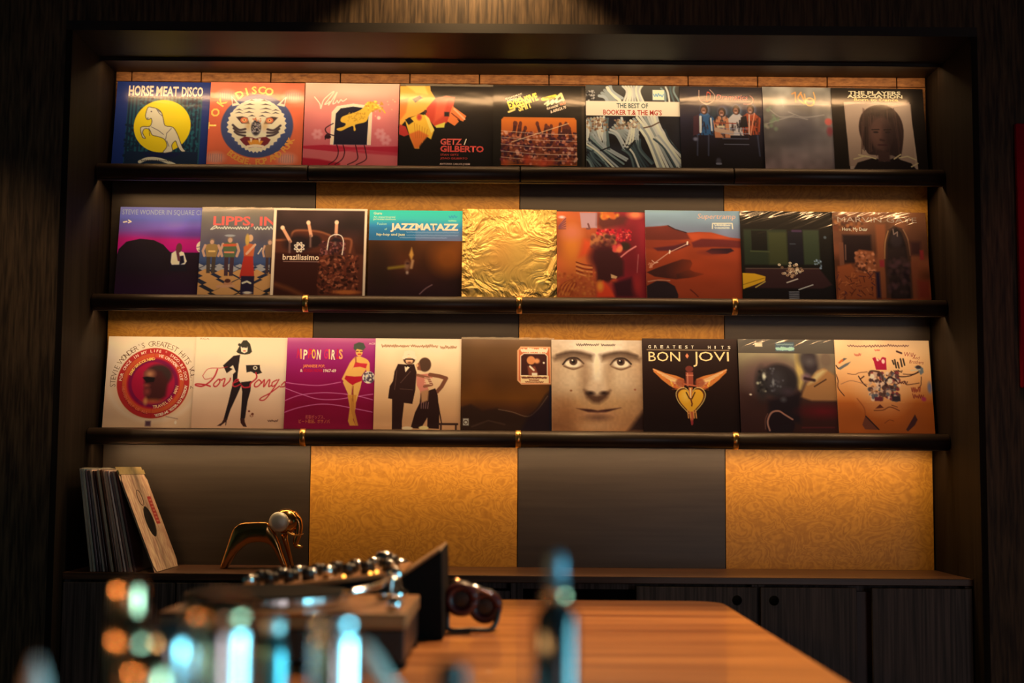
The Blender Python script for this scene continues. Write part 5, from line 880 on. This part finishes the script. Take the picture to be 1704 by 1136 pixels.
# ------------------------------------------------------------------ records standing at the left end of the counter
rs = random.Random(11)
edge_cols = [(0.10, 0.13, 0.16), (0.02, 0.10, 0.16), (0.14, 0.10, 0.13), (0.07, 0.05, 0.06), (0.72, 0.55, 0.50), (0.05, 0.02, 0.02), (0.12, 0.05, 0.03), (0.07, 0.045, 0.02), (0.16, 0.07, 0.04), (0.70, 0.50, 0.42), (0.16, 0.02, 0.02), (0.62, 0.52, 0.55), (0.22, 0.13, 0.13), (0.34, 0.18, 0.15), (0.16, 0.06, 0.06)]
edge_lb = ['dark grey record spine leaning on the niche side, outermost left of the standing records', 'blue record spine near the left of the leaning row on the counter', 'dull mauve record spine right of the blue one', 'near-black record spine just left of the first white spine', 'first white record spine from the left in the standing row',
           'very dark red record spine right of the first white one', 'dark brown record spine in the middle of the standing row', 'olive brown record spine in the middle of the standing row', 'rust brown record spine left of the second white spine', 'second white record spine from the left in the standing row',
           'deep red record spine between the second and third white spines', 'third white record spine from the left, tinted lilac', 'dusty brown record spine right of the lilac white one', 'pinkish brown record spine, second last before the gap', 'dark wine record spine, last before the gap']
FYR = -0.372
x0 = at(152, 943, FYR).x; x1 = at(224, 943, FYR).x
n = len(edge_cols); LEAN = R(8.6)
for i, c in enumerate(edge_cols):
    th = 0.0060 if i not in (4, 9, 11) else 0.0054
    xx = x0 + (x1 - x0) * i / (n - 1); ln = R(8.0 + 4.4 * i / (n - 1))
    H = 0.318 + rs.uniform(-0.002, 0.003); y1 = FYR + rs.uniform(0, 0.008)
    t = empty('standing_record', (xx, y1, CT), (0, -ln, 0)); tag(t, edge_lb[i], 'record', 'records standing on the counter')
    m = plain('spine_card', c, 0.45, 0, 0.4, noise=0.25)
    boxes('sleeve', [(-th / 2, th / 2, 0, 0.315, 0.0012, H)], m, t, bevel=0.0008)
    if i % 3 == 1 or i in (0, 13):
        boxes('plastic_cover', [(-th / 2 - 0.0004, th / 2 + 0.0004, -0.002, -0.0006, 0.002, H + 0.004), (-th / 2 - 0.0004, th / 2 + 0.0004, -0.0006, 0.3, H + 0.002, H + 0.004)], FLAP, t)
# the plain paper sleeve leaning against them
pb = at(258, 947, FYR - 0.005); pt = at(198, 791, FYR - 0.005)
ln = math.atan2(pb.x - pt.x, pt.z - CT); H = 0.322
t = empty('leaning_record', (pb.x, FYR - 0.004, CT + 0.001), (0, -ln, 0)); tag(t, 'pale mottled record sleeve with a round centre hole, leaning right of the standing row', 'record')
bm = bmesh.new(); NSEG = 48; cy, cz, rr = 0.155, H / 2, 0.052
outer = []; inner = []
for k in range(NSEG):
    a = 2 * math.pi * (k + .5) / NSEG; c, s = math.cos(a), math.sin(a); q = max(abs(c), abs(s))
    outer.append((cy + 0.155 * c / q, cz + (H / 2) * s / q)); inner.append((cy + rr * c, cz + rr * s))
def ringface(bm, xf, flip):
    o = [bm.verts.new((xf, y, z)) for y, z in outer]; i_ = [bm.verts.new((xf, y, z)) for y, z in inner]
    for k in range(NSEG):
        j = (k + 1) % NSEG; bm.faces.new((o[k], o[j], i_[j], i_[k]))
    return o, i_
oa, ia = ringface(bm, 0.0022, 0); ob_, ib = ringface(bm, 0.0012, 1)
for k in range(NSEG):
    j = (k + 1) % NSEG; bm.faces.new((oa[k], oa[j], ob_[j], ob_[k])); bm.faces.new((ia[k], ia[j], ib[j], ib[k]))
PAPER2 = wood('mottled_paper', (0.36, 0.22, 0.18), (0.66, 0.54, 0.40), (60, 60, 22), 0.7, 0.05)
done('paper_sleeve', bm, PAPER2, t)
boxes('back_sheet', [(-0.0022, -0.0012, 0, 0.31, 0, H)], PAPER2, t)
bm = bmesh.new(); lathe(bm, [(0.0005, -0.0009), (0.15, -0.0009), (0.15, 0.0009), (0.0005, 0.0009)], (0, cy, cz), 64, 'x'); d = done('vinyl_disc', bm, plain('black_vinyl', (0.008, 0.008, 0.008), 0.25), t)
lab = boxes('red_label', [(0.0023, 0.0027, 0.225, 0.272, 0.150, 0.245)], plain('red_print', (0.36, 0.015, 0.02), 0.6), t)
bm = bmesh.new()
for k in range(7): box(bm, 0.0028, 0.0030, 0.232 + 0.004 * (k % 2), 0.262, 0.158 + k * 0.012, 0.163 + k * 0.012)
done('label_marks', bm, plain('pale_print', (0.55, 0.25, 0.2), 0.6), lab)
bm = bmesh.new(); P_ = [(0.0027, 0.135 + 0.028 * math.cos(a), 0.243 + 0.026 * math.sin(a)) for a in [2 * math.pi * k / 24 for k in range(25)]]; tube(bm, P_, 0.0011, 6)
done('printed_oval', bm, plain('brown_print', (0.10, 0.04, 0.03), 0.6), t)
boxes('film_top', [(-0.003, -0.0023, 0, 0.31, 0.1, H + 0.028), (-0.0022, 0.0028, 0.0, 0.31, H + 0.001, H + 0.016)], plain('yellowed_film', (0.34, 0.28, 0.13), 0.25), t)

# ------------------------------------------------------------------ brass elephant
EY = -0.16; e0 = at(430, 937, EY); SCL = (e0.y - EYE.y) / FPX
def ep(px, py): return ((px - 430) * SCL, (939 - py) * SCL)
t = empty('elephant_figurine', (e0.x, EY, CT)); tag(t, 'stylised bronze elephant figurine with a big silver ear, standing on the countertop', 'figurine')
body = [(369, 938), (380, 900), (387, 878), (394, 869), (404, 864), (425, 862.5), (445, 863), (450, 870), (462, 888), (470, 910), (480, 938), (472, 938), (462, 918), (452, 902), (440, 896), (424, 896), (410, 900), (396, 912), (386, 926), (378, 938)]
bp = smooth([ep(*p) for p in body], 5, True)
bm = bmesh.new(); N_ = len(bp); cx_, cz_ = bp.mean(0); prof = [(-0.030, 0.90), (-0.026, 0.96), (-0.016, 1.0), (0.016, 1.0), (0.026, 0.96), (0.030, 0.90)]
def inset(P, d):
    Tn = np.roll(P, -1, 0) - np.roll(P, 1, 0); Tn /= np.linalg.norm(Tn, axis=1)[:, None] + 1e-9
    Nn = np.stack([-Tn[:, 1], Tn[:, 0]], -1)
    ar = np.sum(P[:, 0] * np.roll(P[:, 1], -1) - np.roll(P[:, 0], -1) * P[:, 1])
    return P + Nn * d * (1 if ar > 0 else -1)
rings = []
for y, q in ((-0.030, 0.0045), (-0.027, 0.0018), (-0.020, 0), (0.020, 0), (0.027, 0.0018), (0.030, 0.0045)):
    Q = inset(bp, q); Q[:, 1] = np.maximum(Q[:, 1], 0.0)
    rings.append([bm.verts.new((x, y, z)) for x, z in Q])
for a, b in zip(rings, rings[1:]):
    for k in range(N_): bm.faces.new((a[k], a[(k + 1) % N_], b[(k + 1) % N_], b[k]))
bmesh.ops.triangulate(bm, faces=[bm.faces.new(rings[0]), bm.faces.new(rings[-1])], ngon_method='EAR_CLIP')
done('body', bm, M_BRONZE, t, smooth=True)
def ellipsoid(bm, c, r, n=24):
    bmesh.ops.create_uvsphere(bm, u_segments=n, v_segments=n // 2, radius=1.0, matrix=Matrix.Translation(c) @ Matrix.Diagonal((*r, 1)))
hx, hz = ep(474, 861)
bm = bmesh.new(); ellipsoid(bm, (hx, 0, hz), (0.043, 0.032, 0.041)); done('head', bm, M_BRONZE, t, smooth=True)
bm = bmesh.new(); pts = smooth([ep(*p) for p in [(484, 850), (494, 862), (495, 880), (491, 894), (492, 901), (499, 903), (502, 901)]], 6)
tube(bm, [(x, 0, z) for x, z in pts], list(np.linspace(0.016, 0.0035, len(pts))), 14); done('trunk', bm, M_BRONZE, t, smooth=True)
bm = bmesh.new(); ex, ez = ep(465, 862); lathe(bm, [(0.0005, -0.010), (0.018, -0.0085), (0.029, -0.004), (0.0325, 0.002), (0.031, 0.004), (0.018, 0.0)], (ex, -0.036, ez), 40, 'y'); done('silver_ear', bm, M_SILVER, t, smooth=True)['label'] = 'silver ear disc'
bm = bmesh.new(); lathe(bm, [(0.0005, 0.010), (0.018, 0.0085), (0.029, 0.004), (0.0325, -0.002), (0.031, -0.004), (0.018, 0.0)], (ex, 0.036, ez), 40, 'y'); done('silver_ear', bm, M_SILVER, t, smooth=True)['label'] = 'silver ear disc'
for k in (-1, 1):
    bm = bmesh.new(); pts = smooth([ep(*p) for p in [(478, 879), (486, 883), (496, 884), (502, 882)]], 5); tube(bm, [(x, k * 0.020, z) for x, z in pts], list(np.linspace(0.0045, 0.0008, len(pts))), 10); done('tusk', bm, M_BRASS, t, smooth=True)
bm = bmesh.new(); a = ep(470, 893); b = ep(486, 938); tube(bm, [(a[0], 0.018, a[1] + 0.02), (a[0] + .004, 0.018, a[1]), (b[0], 0.018, 0.0)], [0.012, 0.009, 0.005], 12); done('far_leg', bm, M_BRONZE, t, smooth=True)

# ------------------------------------------------------------------ the table
TZ = 0.85
cr = at_z(1212, 1003, TZ); er = at_z(1421, 1136, TZ); ed = at_z(850, 997, TZ)
TX1 = (er.x + 0.535) / 2 if abs(er.x - .535) < .1 else er.x; TY1 = ed.y; TX0, TY0 = -0.645, -4.25
bm = bmesh.new(); out = []
for cx, cy, a0 in ((TX1 - 0.09, TY1 - 0.09, 0), (TX0 + 0.09, TY1 - 0.09, 90), (TX0 + 0.09, TY0 + 0.09, 180), (TX1 - 0.09, TY0 + 0.09, 270)):
    for k in range(9): a = R(a0 + k * 11.25); out.append((cx + 0.09 * math.cos(a), cy + 0.09 * math.sin(a)))
va = [bm.verts.new((x, y, -0.04)) for x, y in out]; vb = [bm.verts.new((x, y, 0)) for x, y in out]
bm.faces.new(va); bm.faces.new(vb)
for k in range(len(out)): bm.faces.new((va[k], va[(k + 1) % len(out)], vb[(k + 1) % len(out)], vb[k]))
t = empty('bar_table', (0, 0, TZ)); tag(t, 'long orange brown wooden table with rounded corners in the foreground', 'table')
done('table_top', bm, M_TABLE, t, bevel=0.004, seg=3)
for x in (TX0 + 0.12, TX1 - 0.12):
    for y in (TY0 + 0.15, TY1 - 0.20): boxes('leg', [(x - 0.035, x + 0.035, y - 0.035, y + 0.035, -TZ, -0.0405)], M_PLINTH, t)

# ------------------------------------------------------------------ the sound gear on the table
t = empty('turntable', (-0.418, -2.135, TZ)); tag(t, 'turntable with a walnut plinth and black body, in front of the black wedge shaped console', 'turntable')
boxes('body', [(-0.212, 0.212, -0.180, 0.185, 0.012, 0.070)], M_BLACK, t, bevel=0.004)
pl = boxes('plinth', [(-0.215, 0.215, -0.184, 0.188, 0.0705, 0.098)], M_PLINTH, t, bevel=0.003)
boxes('edge_highlight', [(-0.2145, 0.09, -0.1855, -0.1845, 0.090, 0.0975)], M_COPPER, pl)  # copper strip stands in for the highlight along the plinth's front edge
bm = bmesh.new(); lathe(bm, [(0.148, 0.0985), (0.150, 0.104), (0.150, 0.116), (0.146, 0.118)], (-0.055, 0, 0), 64); done('platter', bm, M_STEEL, t, smooth=False)
bm = bmesh.new(); lathe(bm, [(0.004, 0.1182), (0.148, 0.1182), (0.148, 0.1202), (0.004, 0.1202)], (-0.055, 0, 0), 64); done('slipmat', bm, M_MATTE, t)
bm = bmesh.new(); lathe(bm, [(0.030, 0.0985), (0.030, 0.112), (0.022, 0.116), (0.018, 0.135), (0.010, 0.140)], (0.165, 0.11, 0), 32); arm = done('tonearm_base', bm, M_STEEL, t, smooth=True)
bm = bmesh.new(); tube(bm, smooth([(0.165, 0.15, 0.140), (0.165, 0.05, 0.138), (0.150, -0.06, 0.134), (0.110, -0.11, 0.128)], 6), 0.005, 12); done('tonearm', bm, M_STEEL, t, smooth=True)
bm = bmesh.new(); lathe(bm, [(0.006, 0.145), (0.015, 0.147), (0.015, 0.178), (0.006, 0.180)], (0.165, 0, 0.140), 24, 'y'); done('counterweight', bm, M_STEEL, t, smooth=True)
boxes('headshell', [(0.095, 0.118, -0.128, -0.098, 0.122, 0.129)], M_STEEL, t, bevel=0.002)
bm = bmesh.new(); lathe(bm, [(0.012, 0.0985), (0.012, 0.112), (0.008, 0.122), (0.002, 0.124)], (0.19, -0.14, 0), 20); done('start_knob', bm, M_STEEL, t, smooth=True)
boxes('pitch_slider', [(0.178, 0.196, -0.09, 0.02, 0.0985, 0.1005)], M_BLACK, t)
for x in (-0.19, 0.19):
    for y in (-0.15, 0.15):
        bm = bmesh.new(); lathe(bm, [(0.022, 0), (0.024, 0.003), (0.024, 0.0115), (0.016, 0.0118)], (x, y, 0), 24); done('foot', bm, M_MATTE, t)

CYF = -1.885                                                         # console: its side profile faces the camera
def cp(px, py): p = at(px, py, CYF); return p.x, p.z - TZ
prof = [cp(376, 1072), cp(376, 992), cp(560, 972), cp(673, 958), cp(704, 937), cp(735, 916), cp(737, 1062)]
prof = [(x, max(z, 0.001)) for x, z in prof]; prof[0] = (prof[0][0], 0.001); prof[-1] = (prof[-1][0], 0.001)
t = empty('mixing_console', (0, 0, TZ)); tag(t, 'black console with a wooden deck of knobs and a tall wedge shaped end', 'mixer')
bm = bmesh.new(); prism(bm, prof, CYF, CYF + 0.30); done('housing', bm, M_MATTE, t, bevel=0.003)
(xa, za), (xb, zb) = prof[1], prof[3]; ang = math.atan2(zb - za, xb - xa); Lc = math.hypot(xb - xa, zb - za)
bm = bmesh.new(); prism(bm, [(0.002, 0.001), (Lc - 0.004, 0.001), (Lc - 0.004, 0.010), (0.002, 0.010)], -0.001, 0.301)
dk = done('wood_deck', bm, M_PLINTH, t, bevel=0.002); dk.location = (xa, CYF, za); dk.rotation_euler = (0, -ang, 0)
rs = random.Random(3)
for r in range(4):
    for c in range(8):
        bm = bmesh.new(); rad = 0.011 if (c + r) % 3 else 0.014; hh = 0.020 if r % 2 else 0.025
        lathe(bm, [(rad, 0), (rad, hh * .7), (rad * .8, hh), (0.001, hh + 0.0005)], (0, 0, 0), 20)
        k = done('knob', bm, M_BLACK if (r * 5 + c) % 4 else M_STEEL, dk, smooth=True); k.location = (0.04 + c * 0.041, 0.05 + r * 0.065, 0.0103)
for px, py in ((573, 957), (617, 957), (626, 949)):
    q = at(px, py, CYF + 0.02); bm = bmesh.new(); ellipsoid(bm, (0, 0, 0), (0.0035, 0.0035, 0.003), 12)
    l = done('amber_light', bm, emit('amber_lamp', (1.0, 0.42, 0.06), 5), t, smooth=True); zz = za + (q.x - xa) * math.tan(ang) + 0.013; l.location = (q.x, CYF + 0.012 + (0.02 if py < 955 else 0), zz)
sl = math.atan2(prof[5][1] - prof[3][1], prof[5][0] - prof[3][0]); Ls = math.hypot(prof[5][1] - prof[3][1], prof[5][0] - prof[3][0])
bm = bmesh.new(); prism(bm, [(0.004, 0.001), (Ls - 0.002, 0.001), (Ls - 0.002, 0.006), (0.004, 0.006)], 0.004, 0.296); f = done('sloped_panel', bm, plain('bronze_panel', (0.30, 0.18, 0.09), 0.4), t); f.location = (prof[3][0], CYF, prof[3][1]); f.rotation_euler = (0, -sl, 0)

# chrome dome lamp-like caps behind the console deck
for i, (px, py, Y) in enumerate(((640, 926, -1.50), (664, 938, -1.54))):
    top = at(px, py - 10, Y); t = empty('steel_canister', (top.x, Y, TZ)); h = top.z - TZ
    tag(t, ['taller polished steel canister behind the console knobs, with a bright rim', 'shorter polished steel canister behind the console, nearest its black wedge'][i], 'canister', 'steel canisters behind the console')
    bm = bmesh.new(); lathe(bm, [(0.020, 0), (0.022, 0.003), (0.022, h - 0.035), (0.021, h - 0.030)], (0, 0, 0), 32); done('body', bm, M_STEEL, t, smooth=True)
    bm = bmesh.new(); lathe(bm, [(0.0225, h - 0.030), (0.0225, h - 0.014), (0.018, h - 0.004), (0.008, h), (0.001, h)], (0, 0, 0), 32); done('domed_lid', bm, M_STEEL, t, smooth=True)

# headphones lying right of the wedge
hp = at_z(782, 1056, TZ); t = empty('headphones', (hp.x, hp.y + 0.04, TZ)); tag(t, 'black headphones with a dark red cushion, lying on the table right of the wedge', 'headphones')
for k, (dx, dz) in enumerate(((-0.020, 0.072), (0.030, 0.052))):
    bm = bmesh.new(); lathe(bm, [(0.020, -0.014), (0.036, -0.010), (0.038, 0.004), (0.034, 0.012), (0.012, 0.014)], (dx, 0.05 * k, dz), 32, 'y'); cup = done('ear_cup', bm, M_BLACK, t, smooth=True)
    bm = bmesh.new(); R_ = [(dx + 0.027 * math.cos(a), 0.05 * k - 0.016, dz + 0.027 * math.sin(a)) for a in [2 * math.pi * j / 24 for j in range(25)]]; tube(bm, R_, 0.010, 10); done('cushion', bm, plain('red_leather', (0.045, 0.004, 0.007), 0.35), cup, smooth=True)
bm = bmesh.new(); tube(bm, smooth([(-0.045, 0.0, 0.070), (-0.050, 0.0, 0.030), (-0.044, 0.0, 0.0055), (0.0, 0.005, 0.0055), (0.040, 0.01, 0.0055), (0.054, 0.02, 0.020), (0.058, 0.03, 0.045), (0.048, 0.04, 0.064)], 6), 0.0055, 12); done('headband', bm, M_BLACK, t, smooth=True)
bm = bmesh.new(); tube(bm, smooth([(-0.02, -0.012, 0.100), (0.01, -0.014, 0.098), (0.045, -0.01, 0.084)], 6), 0.004, 10); done('metal_slider', bm, M_STEEL, t, smooth=True)
bm = bmesh.new(); lathe(bm, [(0.001, 0.090), (0.012, 0.092), (0.014, 0.108), (0.004, 0.114)], (-0.032, 0.02, 0), 20); done('hinge', bm, M_COPPER, t, smooth=True)

# ------------------------------------------------------------------ bar tools close to the camera
def stand(px, Z): Y = EYE.y + Z; p = at(px, 1000, Y); return p.x, Y
def hgt(py, Z, px=852): return at(px, py, EYE.y + Z).z - TZ
def item(name, px, Z, label, cat, parts, group=None):
    x, y = stand(px, Z); t = empty(name, (x, y, TZ)); tag(t, label, cat, group)
    for pn, prof, m in parts:
        bm = bmesh.new(); lathe(bm, prof, (0, 0, 0), 36); done(pn, bm, m, t, smooth=True)
    return t
DGL = plain('dark_bottle_glass', (0.010, 0.016, 0.020), 0.10, 0, 0.6)
Z = 1.30; h = hgt(917, Z, 925); s_ = hgt(1003, Z, 925)
item('dash_bottle', 925, Z, 'slim dark bottle with a steel pouring spout, standing alone right of the headphones', 'bottle',
     [('bottle', [(0.017, 0), (0.0195, 0.003), (0.0195, s_ - 0.012), (0.014, s_ - 0.003), (0.010, s_ + 0.002)], DGL), ('neck_ring', [(0.0105, s_ + 0.0022), (0.012, s_ + 0.004), (0.012, s_ + 0.010), (0.010, s_ + 0.012)], M_COPPER), ('spout', [(0.0090, s_ + 0.0125), (0.0085, s_ + 0.04), (0.0065, h - 0.004), (0.0045, h)], plain('frosted_steel', (0.16, 0.24, 0.30), 0.45, 0.6))])
Z = 1.25; h = hgt(987, Z, 375)
item('cocktail_shaker', 366, Z, 'wide steel cocktail shaker with a copper lid, left of the two cyan-lit tools', 'shaker',
     [('cup', [(0.030, 0), (0.033, 0.004), (0.033, h * .86), (0.031, h * .89)], M_STEEL), ('lid', [(0.0312, h * .892), (0.031, h * .93), (0.024, h * .98), (0.012, h), (0.001, h)], M_COPPER)])
h = hgt(1010, Z, 556)
item('cocktail_shaker', 556, Z, 'narrow bright steel cocktail shaker in front of the turntable corner', 'shaker',
     [('cup', [(0.020, 0), (0.0225, 0.003), (0.0222, h * .88), (0.0205, h * .91)], M_STEEL), ('lid', [(0.0207, h * .912), (0.0205, h * .95), (0.015, h * .985), (0.007, h), (0.001, h)], M_STEEL)])
Z = 1.35; h = hgt(959, Z, 212)
item('steel_bottle', 212, Z, 'tall slim steel bottle with a copper cap, leftmost of the tall bar tools', 'bottle',
     [('bottle', [(0.015, 0), (0.017, 0.003), (0.017, h * .80), (0.0165, h * .84)], M_STEEL), ('cap', [(0.0163, h * .842), (0.0168, h * .85), (0.0165, h * .96), (0.012, h), (0.001, h)], M_COPPER)])
Z = 1.42; h = hgt(996, Z, 325)
item('smoked_bottle', 325, Z, 'grey bottle with rounded shoulders behind the wide copper-lidded shaker', 'bottle',
     [('bottle', [(0.013, 0), (0.015, 0.003), (0.015, h * .7), (0.007, h * .86)], DGL), ('stopper', [(0.0068, h * .862), (0.008, h * .88), (0.008, h), (0.001, h)], M_SILVER)])
Z = 1.5; h = hgt(1028, Z, 455)
item('teal_bottle', 455, Z, 'dull teal metal bottle between the two cocktail shakers', 'bottle',
     [('bottle', [(0.014, 0), (0.0155, 0.003), (0.0155, h * .8), (0.011, h * .92)], plain('teal_metal', (0.12, 0.30, 0.33), 0.3, 0.9)), ('cap', [(0.0108, h * .922), (0.0115, h * .93), (0.0115, h), (0.001, h)], M_SILVER)])
for i, (px, py, Z, m, lb) in enumerate(((216, 1022, 1.16, M_COPPER, 'copper jigger in front of the tall copper-capped bottle'), (284, 1030, 1.22, M_STEEL, 'steel jigger between the copper jigger and the wide shaker'), (250, 1078, 1.08, M_COPPER, 'lowest copper jigger nearest the camera'))):
    h = hgt(py, Z, px)
    item('jigger', px, Z, lb, 'jigger', [('lower_cup', [(0.016, 0), (0.0165, 0.002), (0.010, h * .40), (0.006, h * .50)], m), ('upper_cup', [(0.006, h * .502), (0.013, h * .70), (0.0165, h * .86), (0.0175, h), (0.0165, h), (0.012, h * .8), (0.001, h * .6)], m)], 'jiggers in the tool cluster')  # hourglass cups made for curved glints, in place of a glass cluster
Z = 1.10; h = hgt(1100, Z, 750)
item('black_capped_bottle', 752, Z, 'short steel bottle with a black cap at the bottom edge, centre', 'bottle',
     [('bottle', [(0.010, 0), (0.012, 0.003), (0.012, h - 0.018)], M_STEEL), ('cap', [(0.0122, h - 0.0178), (0.0125, h - 0.016), (0.0125, h - 0.002), (0.010, h), (0.001, h)], M_BLACK)])
Z = 1.0; h = hgt(1094, Z, 65)
bt = item('taper_candle', 65, Z, 'pale pointed candle in a small wooden cup in the bottom left corner', 'candle',
     [('candle', [(0.011, h * .55 + .001), (0.0105, h * .8), (0.007, h * .93), (0.002, h)], plain('candle_wax', (0.62, 0.40, 0.36), 0.5)), ('holder', [(0.016, 0), (0.018, 0.003), (0.018, h * .45), (0.014, h * .55)], plain('turned_wood', (0.45, 0.17, 0.07), 0.4))])
p0 = at(596, 1044, EYE.y + 1.20); x2, y2 = stand(856, 1.20)
t = empty('muddler', (x2, y2, TZ)); tag(t, 'pale wooden muddler leaning against the narrow bright shaker', 'bar tool')
a = Vector((0, 0, 0.010)); b = Vector((p0.x - x2, 0, p0.z - TZ - 0.012)); d = (b - a)
bm = bmesh.new(); tube(bm, [a, a + d * .03, a + d * .25, a + d * .3], [0.010, 0.0125, 0.0125, 0.010], 20); done('head', bm, plain('pink_wood', (0.62, 0.42, 0.36), 0.5), t, smooth=True)
bm = bmesh.new(); tube(bm, [a + d * .301, a + d * .9, a + d * .97, b], [0.0085, 0.0092, 0.0085, 0.004], 20); done('shaft', bm, plain('pink_wood_shaft', (0.62, 0.42, 0.36), 0.5), t, smooth=True)
